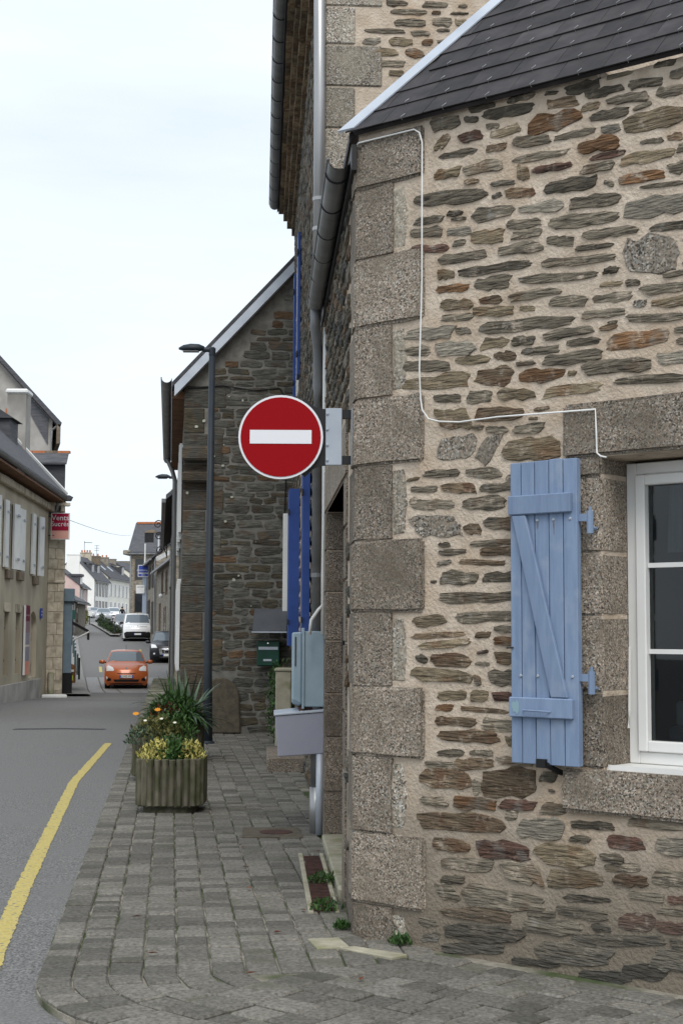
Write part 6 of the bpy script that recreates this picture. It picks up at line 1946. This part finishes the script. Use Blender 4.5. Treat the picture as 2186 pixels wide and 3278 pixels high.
# ------------------------------------------------------------------ vehicles
def car(name, label, cat, loc, rz, paint, W, L, prof, parts, wheel_r=0.3, plate=None, lower=None, emblem=None, mirrors=(1.0, 0.95), grp='cars in the far street', badge=True):
    """prof: side outline from front bottom over the roof to the rear: (y, z, half width, plan bow)"""
    t = thing(name, label, cat, loc, rz, grp)
    n = len(prof)

    def samp(s):
        s = max(0, min(n - 1.0001, s))
        i = int(s)
        u = s - i
        P = [prof[max(0, i - 1)], prof[i], prof[i + 1], prof[min(n - 1, i + 2)]]
        r = []
        for k in range(4):
            a, b, c, d = (P[j][k] for j in range(4))
            v = 0.5 * ((2 * b) + (c - a) * u + (2 * a - 5 * b + 4 * c - d) * u * u + (3 * b - a - 3 * c + d) * u ** 3)
            lo_, hi_ = min(b, c), max(b, c)
            r.append(max(lo_ - 0.02, min(hi_ + 0.02, v)))
        return r

    def top(s, x, off=0.0):
        y, z, wd, bow = samp(s)
        ax = abs(x)
        e = 0.02
        y0, z0, _, _ = samp(s - e)
        y1, z1, _, _ = samp(s + e)
        tx, tz = y1 - y0, z1 - z0
        l_ = math.hypot(tx, tz) or 1
        return Vector((x * wd, y + bow * ax ** 2.6 - tz / l_ * off, z - 0.05 * ax ** 5 + tx / l_ * off))

    xs = [-1, -.96, -.85, -.65, -.4, -.15, .15, .4, .65, .85, .96, 1]
    ss = [i * 0.25 for i in range((n - 1) * 4 + 1)]
    bodym = MB()
    k = len(xs)
    bodym.add([top(s, x) for s in ss for x in xs], [(j * k + i, j * k + i + 1, (j + 1) * k + i + 1, (j + 1) * k + i) for j in range(len(ss) - 1) for i in range(k - 1)])
    belt = 0.92 * max(p[1] for p in prof) * 0.66
    for sg in (-1, 1):
        rows = []
        for s in ss:
            e_ = top(s, sg)
            zb_ = 0.22
            bz = min(e_.z, belt)
            wb_ = W / 2 * (0.99 if e_.z > belt - 0.01 else min(1.0, abs(e_.x) / (W / 2) + 0.02))
            wl_ = max(wb_, abs(e_.x))
            rows.append([e_, Vector((sg * max(abs(e_.x), wb_), e_.y, bz)), Vector((sg * wl_, e_.y, (bz + zb_) / 2)), Vector((sg * (wl_ - 0.02), e_.y, min(zb_, e_.z)))])
        bodym.add([p for r in rows for p in r], [(j * 4 + i, j * 4 + i + 1, (j + 1) * 4 + i + 1, (j + 1) * 4 + i) for j in range(len(ss) - 1) for i in range(3)])
    ob('body', bodym, paint, t, smooth=True, local=True)

    def patch(nm, poly, material, off=0.012, parent=None):
        """a panel laid on the body: poly in (s, x)"""
        cs, cx = sum(p[0] for p in poly) / len(poly), sum(p[1] for p in poly) / len(poly)
        dense = []
        for i in range(len(poly)):
            a, b = poly[i], poly[(i + 1) % len(poly)]
            for j in range(5):
                dense.append((a[0] + (b[0] - a[0]) * j / 5, a[1] + (b[1] - a[1]) * j / 5))
        q = len(dense)
        m = MB()
        vs_ = []
        for f in (1.0, 0.72, 0.4):
            vs_ += [top(cs + (a - cs) * f, cx + (b - cx) * f, off if f < 1 else off * 0.7) for a, b in dense]
        vs_.append(top(cs, cx, off))
        m.add(vs_, [(r * q + i, r * q + (i + 1) % q, (r + 1) * q + (i + 1) % q, (r + 1) * q + i) for r in range(2) for i in range(q)] + [(2 * q + i, 2 * q + (i + 1) % q, 3 * q) for i in range(q)])
        return ob(nm, m, material, parent or t, smooth=True, local=True)

    for (nm, poly, material, mir) in parts:
        patch(nm, poly, material)
        if mir:
            patch(nm, [(a, -b) for a, b in reversed(poly)], material)
    part('underbody', lambda m: m.box(-W / 2 + .12, W / 2 - .12, 0.25, L - 0.2, 0.16, 0.4), 'under_car', t, local=True)
    for wy in (0.72 if L > 4 else 0.55, L - 0.75):
        for sg in (-1, 1):
            whl = part('wheel', lambda m: m.lathe([(wheel_r * .6, -0.1), (wheel_r, -0.09), (wheel_r, 0.09), (wheel_r * .6, 0.1)], 18, (sg * (W / 2 - 0.12), wy, wheel_r), axis=0), 'tyre', t, local=True)
            part('rim', lambda m: m.lathe([(wheel_r * .58, -0.012), (wheel_r * .58, 0.012)], 14, (sg * (W / 2 - 0.02), wy, wheel_r), axis=0), 'chrome', whl, local=True)
    my, mz = mirrors
    for sg in (-1, 1):
        mr_ = part('mirror', lambda m: m.lathe([(0.02, -0.13), (0.07, -0.1), (0.085, 0.0), (0.075, 0.08), (0.03, 0.11)], 10, (sg * (W / 2 + 0.09), my, mz + 0.05), axis=0), paint if name != 'van' else 'black_metal', t, smooth=True, local=True)
        part('mirror_arm', lambda m: m.box(min(sg * (W / 2 - .1), sg * (W / 2 + .03)), max(sg * (W / 2 - .1), sg * (W / 2 + .03)), my - .03, my + .04, mz - 0.0, mz + 0.05), 'black_metal', mr_, local=True)
    if plate:
        s, txt = plate
        c_ = top(s, 0, 0.0)
        yb = c_.y - 0.045
        pl_ = part('number_plate', lambda m: m.box(-0.26, 0.26, yb, yb + 0.06, c_.z - 0.055, c_.z + 0.055), 'plate_white', t, local=True)
        part('plate_band', lambda m: m.box(-0.26, -0.215, yb - .003, yb, c_.z - 0.055, c_.z + 0.055), 'plate_blue', pl_, local=True)
        part('plate_band', lambda m: m.box(0.215, 0.26, yb - .003, yb, c_.z - 0.055, c_.z + 0.055), 'plate_blue', pl_, local=True)
        if txt:
            ob('lettering', text_mb(txt, 0.1, lambda a, b, c: Vector((a, yb - 0.003 - b, c_.z + c)), 0.001), 'ink', pl_, recalc=False, local=True)
    if emblem:
        c_ = top(emblem, 0, 0.012)
        part('emblem', lambda m: m.hexa([c_ + Vector(v) for v in ((0, -.01, -.075), (0.05, -.01, 0), (0, -.01, 0.075), (-0.05, -.01, 0), (0, .02, -.075), (0.05, .02, 0), (0, .02, 0.075), (-0.05, .02, 0))]), 'chrome', t, local=True)
    part('aerial', lambda m: m.tube([top(n * 0.55, 0), top(n * 0.55, 0) + Vector((0, 0.1, 0.22))], 0.006, 4), 'black_metal', t, local=True)
    return t


GLS = 'car_glass'
TW = [(0.16, 0.17, .70, .1), (0.04, 0.24, .76, .22), (0.0, 0.36, .795, .26), (0.0, 0.50, .81, .27), (0.05, 0.66, .81, .28), (0.14, 0.78, .80, .28), (0.45, 0.915, .78, .22), (0.82, 1.0, .765, .16),
      (1.5, 1.40, .60, .07), (1.75, 1.455, .58, .03), (2.3, 1.47, .57, 0), (2.95, 1.43, .55, -.03), (3.3, 1.1, .64, -.08), (3.5, .75, .74, -.1), (3.45, .3, .74, -.1)]
car('small_car', 'orange hatchback with chrome emblem driving down the cobbled strip', 'car', (-8.135, 55, G(55) + ROAD + 0.006), 0.165, 'paint_orange', 1.65, 3.55, TW, [
    ('windscreen', [(7.12, -.93), (7.12, .93), (8.0, .92), (8.0, -.92)], GLS, False),
    ('headlight', [(4.15, .64), (4.3, .93), (5.6, .95), (5.85, .86), (5.2, .64), (4.4, .57)], 'lamp_lens', True),
    ('lower_grille', [(1.35, -.56), (1.35, .56), (2.05, .62), (2.05, -.62)], 'black_metal', False),
    ('grille_slot', [(3.5, -.42), (3.5, .42), (3.62, .44), (3.62, -.44)], 'black_metal', False),
    ('fog_lamp', [(1.75, .72), (1.7, .9), (2.5, .92), (2.6, .82), (2.3, .72)], 'black_metal', True),
    ('fog_trim', [(2.35, .86), (2.2, .93), (3.0, .95), (3.0, .9)], 'lamp_lens', True),
    ('bumper_lip', [(0.55, -.8), (0.55, .8), (0.8, .85), (0.8, -.85)], 'black_metal', False)],
    wheel_r=0.285, plate=(2.85, 'EJ 005 MX'), emblem=4.85, mirrors=(1.12, 0.96))
SUVP = [(0.2, 0.22, .76, .1), (0.05, 0.34, .86, .22), (0.0, 0.5, .9, .28), (0.0, 0.72, .91, .28), (0.1, 0.9, .9, .27), (0.5, 1.02, .87, .2), (1.05, 1.1, .85, .14), (1.85, 1.55, .68, .06), (2.4, 1.63, .66, 0),
        (3.4, 1.58, .64, -.03), (4.0, 1.2, .74, -.08), (4.35, .85, .82, -.1), (4.25, .35, .82, -.1)]


def suv_parts(low='black_metal'):
    return [('windscreen', [(6.1, -.93), (6.1, .93), (7.0, .92), (7.0, -.92)], GLS, False),
            ('headlight', [(3.3, .6), (3.4, .93), (4.7, .96), (4.2, .7)], 'lamp_lens', True),
            ('grille', [(1.7, -.45), (1.7, .45), (3.1, .5), (3.1, -.5)], 'chrome', False),
            ('grille_mesh', [(1.85, -.4), (1.85, .4), (2.95, .44), (2.95, -.44)], 'black_metal', False),
            ('lower_trim', [(0.5, -.85), (0.5, .85), (1.3, .9), (1.3, -.9)], low, False),
            ('chrome_trim', [(0.75, -.5), (0.75, .5), (0.95, .5), (0.95, -.5)], 'chrome', False),
            ('fog_lamp', [(1.8, .72), (1.8, .82), (2.2, .82), (2.2, .72)], 'lamp_lens', True)]


car('suv', 'black sport utility car parked half hidden behind the dark gable', 'car', (-8.72, 73, G(73) + ROAD), 0.13, 'paint_black', 1.84, 4.4, SUVP, suv_parts(), wheel_r=0.34, plate=(1.5, ''), mirrors=(1.5, 1.02))
car('suv', 'dark grey sport utility car parked behind the white van', 'car', (-15.75, 106, G(106) + ROAD), 0.2, 'paint_dark_grey', 1.84, 4.4, SUVP, suv_parts(), wheel_r=0.34, plate=(1.5, ''), mirrors=(1.5, 1.02))
VANP = [(0.2, 0.22, .8, .08), (0.05, 0.34, .9, .18), (0.0, 0.5, .94, .22), (0.0, 0.72, .95, .22), (0.06, 0.92, .94, .22), (0.3, 1.12, .92, .18), (0.75, 1.22, .9, .14), (1.5, 1.78, .8, .06), (1.9, 1.9, .78, 0),
        (4.4, 1.9, .78, 0), (4.85, 1.7, .82, -.02), (4.95, .9, .9, -.02), (4.9, .35, .9, -.02)]
car('van', 'white van with black bumper parked on the right of the street', 'van', (-13.5, 96, G(96) + ROAD), 0.17, 'paint_white', 1.92, 4.95, VANP, [
    ('windscreen', [(6.08, -.9), (6.08, .9), (7.1, .88), (7.1, -.88)], GLS, False),
    ('headlight', [(4.2, .68), (4.3, .95), (5.0, .96), (4.8, .7)], 'lamp_lens', True),
    ('bumper', [(0.4, -.93), (0.4, .93), (2.4, .95), (2.75, .8), (2.75, -.8), (2.4, -.95)], 'black_metal', False),
    ('grille_strip', [(4.25, -.66), (4.25, .66), (4.4, .68), (4.4, -.68)], 'chrome', False)], wheel_r=0.34, plate=(2.0, ''), emblem=4.35, mirrors=(1.15, 1.2))
MPV = [(a * .95, b, c * .98, d) for a, b, c, d in SUVP]
car('people_carrier', 'silver people carrier parked beyond the hedge', 'car', (-27.1, 165, G(165) + ROAD), 0.2, 'paint_silver', 1.8, 4.2, MPV, suv_parts()[:2] + suv_parts()[4:5], wheel_r=0.32, plate=(1.5, ''), mirrors=(1.5, 1.0))
car('pickup', 'white sport utility car parked behind the silver people carrier', 'car', (-27.2, 173, G(173) + ROAD), 0.2, 'paint_white', 1.86, 4.4, SUVP, suv_parts(), wheel_r=0.34, plate=(1.5, ''), mirrors=(1.5, 1.05))
car('small_car', 'small pale car parked by the wall at the far end', 'car', (-31.3, 186, G(186) + ROAD), 0.45, 'paint_silver', 1.65, 3.55, TW, [
    ('windscreen', [(7.12, -.93), (7.12, .93), (8.0, .92), (8.0, -.92)], GLS, False),
    ('headlight', [(4.15, .64), (4.3, .93), (5.6, .95), (4.4, .57)], 'lamp_lens', True)], wheel_r=0.285, mirrors=(1.12, 0.96))


# ------------------------------------------------------------------ person standing beyond the parked cars
def person(loc, rz):
    t = thing('person', 'person in a dark jacket standing beyond the parked cars', 'person', loc, rz)
    J = {'pel': (0, 0, .95), 'chest': (0, -.02, 1.3), 'neck': (0, -.01, 1.47), 'hd0': (0, -.02, 1.54), 'hd1': (0, -.03, 1.64),
         'sl': (-.19, 0, 1.4), 'el': (-.25, .02, 1.13), 'wl': (-.22, -.1, .92), 'sr': (.19, 0, 1.4), 'er': (.25, .02, 1.13), 'wr': (.22, -.1, .92),
         'hl': (-.1, 0, .9), 'kl': (-.11, -.03, .5), 'al': (-.12, .02, .09), 'tl': (-.13, -.13, .04), 'hr': (.1, 0, .9), 'kr': (.11, -.01, .5), 'ar': (.12, .04, .09), 'tr': (.13, -.11, .04)}
    Rr = {'pel': .15, 'chest': .16, 'neck': .06, 'hd0': .085, 'hd1': .095, 'sl': .08, 'el': .055, 'wl': .04, 'sr': .08, 'er': .055, 'wr': .04, 'hl': .1, 'kl': .07, 'al': .05, 'tl': .045, 'hr': .1, 'kr': .07, 'ar': .05, 'tr': .045}
    E = [('pel', 'chest'), ('chest', 'neck'), ('neck', 'hd0'), ('hd0', 'hd1'), ('chest', 'sl'), ('sl', 'el'), ('el', 'wl'), ('chest', 'sr'), ('sr', 'er'), ('er', 'wr'),
         ('pel', 'hl'), ('hl', 'kl'), ('kl', 'al'), ('al', 'tl'), ('pel', 'hr'), ('hr', 'kr'), ('kr', 'ar'), ('ar', 'tr')]
    ks = list(J)
    me = bpy.data.meshes.new('body')
    me.from_pydata([J[k] for k in ks], [(ks.index(a), ks.index(b)) for a, b in E], [])
    o = bpy.data.objects.new('body', me)
    COL.objects.link(o)
    o.parent = t
    sk = o.modifiers.new('skin', 'SKIN')
    for i, k in enumerate(ks):
        me.skin_vertices[0].data[i].radius = (Rr[k], Rr[k] * .85)
    me.skin_vertices[0].data[0].use_root = True
    sb = o.modifiers.new('sub', 'SUBSURF')
    sb.levels = sb.render_levels = 2
    bpy.context.view_layer.update()
    dg = bpy.context.evaluated_depsgraph_get()
    m2 = bpy.data.meshes.new_from_object(o.evaluated_get(dg))
    o.modifiers.clear()
    o.data = m2
    for nm in ('cloth_dark', 'skin', 'cloth_jeans'):
        m2.materials.append(MATS[nm])
    for p in m2.polygons:
        p.use_smooth = True
        z_ = p.center.z
        p.material_index = 1 if (z_ > 1.47 or (z_ < .95 and abs(p.center.x) > .17 and z_ > .8)) else (2 if z_ < .88 else 0)
    part('hair', lambda m: m.lathe([(0.1, 0), (0.108, .06), (0.09, .12), (0.02, .15)], 12, (0, 0.0, 1.6)), 'ink', t, smooth=True, local=True)


person((-22.75, 150, G(150)), 0.3)


# fallen leaves on the setts
rg = random.Random(71)
for i, (x, y) in enumerate(((-0.55, 8.9), (-0.32, 7.6), (-0.62, 9.7), (-0.9, 7.1), (-0.2, 8.2), (-1.1, 8.0), (-0.7, 10.6), (0.1, 6.6), (-0.4, 6.7), (-0.15, 10.4))):
    a = rg.uniform(0, 6.28)
    d, s_ = Vector((math.cos(a), math.sin(a), 0)), Vector((-math.sin(a), math.cos(a), 0))
    c_ = Vector((x, y, 0.012))
    m_ = MB()
    m_.add([c_ - d * .03, c_ - d * .005 + s_ * .012 + UP * .006, c_ + d * .03 + UP * .004, c_ - d * .003 - s_ * .013 + UP * .008, c_ + UP * 0.001], [(0, 1, 4), (1, 2, 4), (2, 3, 4), (3, 0, 4)])
    tag(ob('fallen_leaf', m_, 'leaf_red', recalc=False), 'small curled brown leaf fallen on the setts', 'leaf', 'fallen leaves on the pavement')
# tarred seam and patch in the carriageway
mat('tar', (0.05, 0.05, 0.052), (0.085, 0.084, 0.083), 40, rough=0.8)
for pts_ in ([(-3.9, 24.0), (-4.6, 24.1), (-5.4, 23.9), (-5.4, 24.15), (-4.6, 24.35), (-3.9, 24.2)], [(-9, 37.9), (-6, 38.3), (-2.9, 37.8), (-2.9, 38.0), (-6, 38.5), (-9, 38.1)]):
    m_ = MB()
    m_.add([(x, y, G(y) + ROAD + 0.004) for x, y in pts_], [tuple(range(len(pts_)))])
    ob('road_patch', m_, 'tar', recalc=False)['kind'] = 'structure'
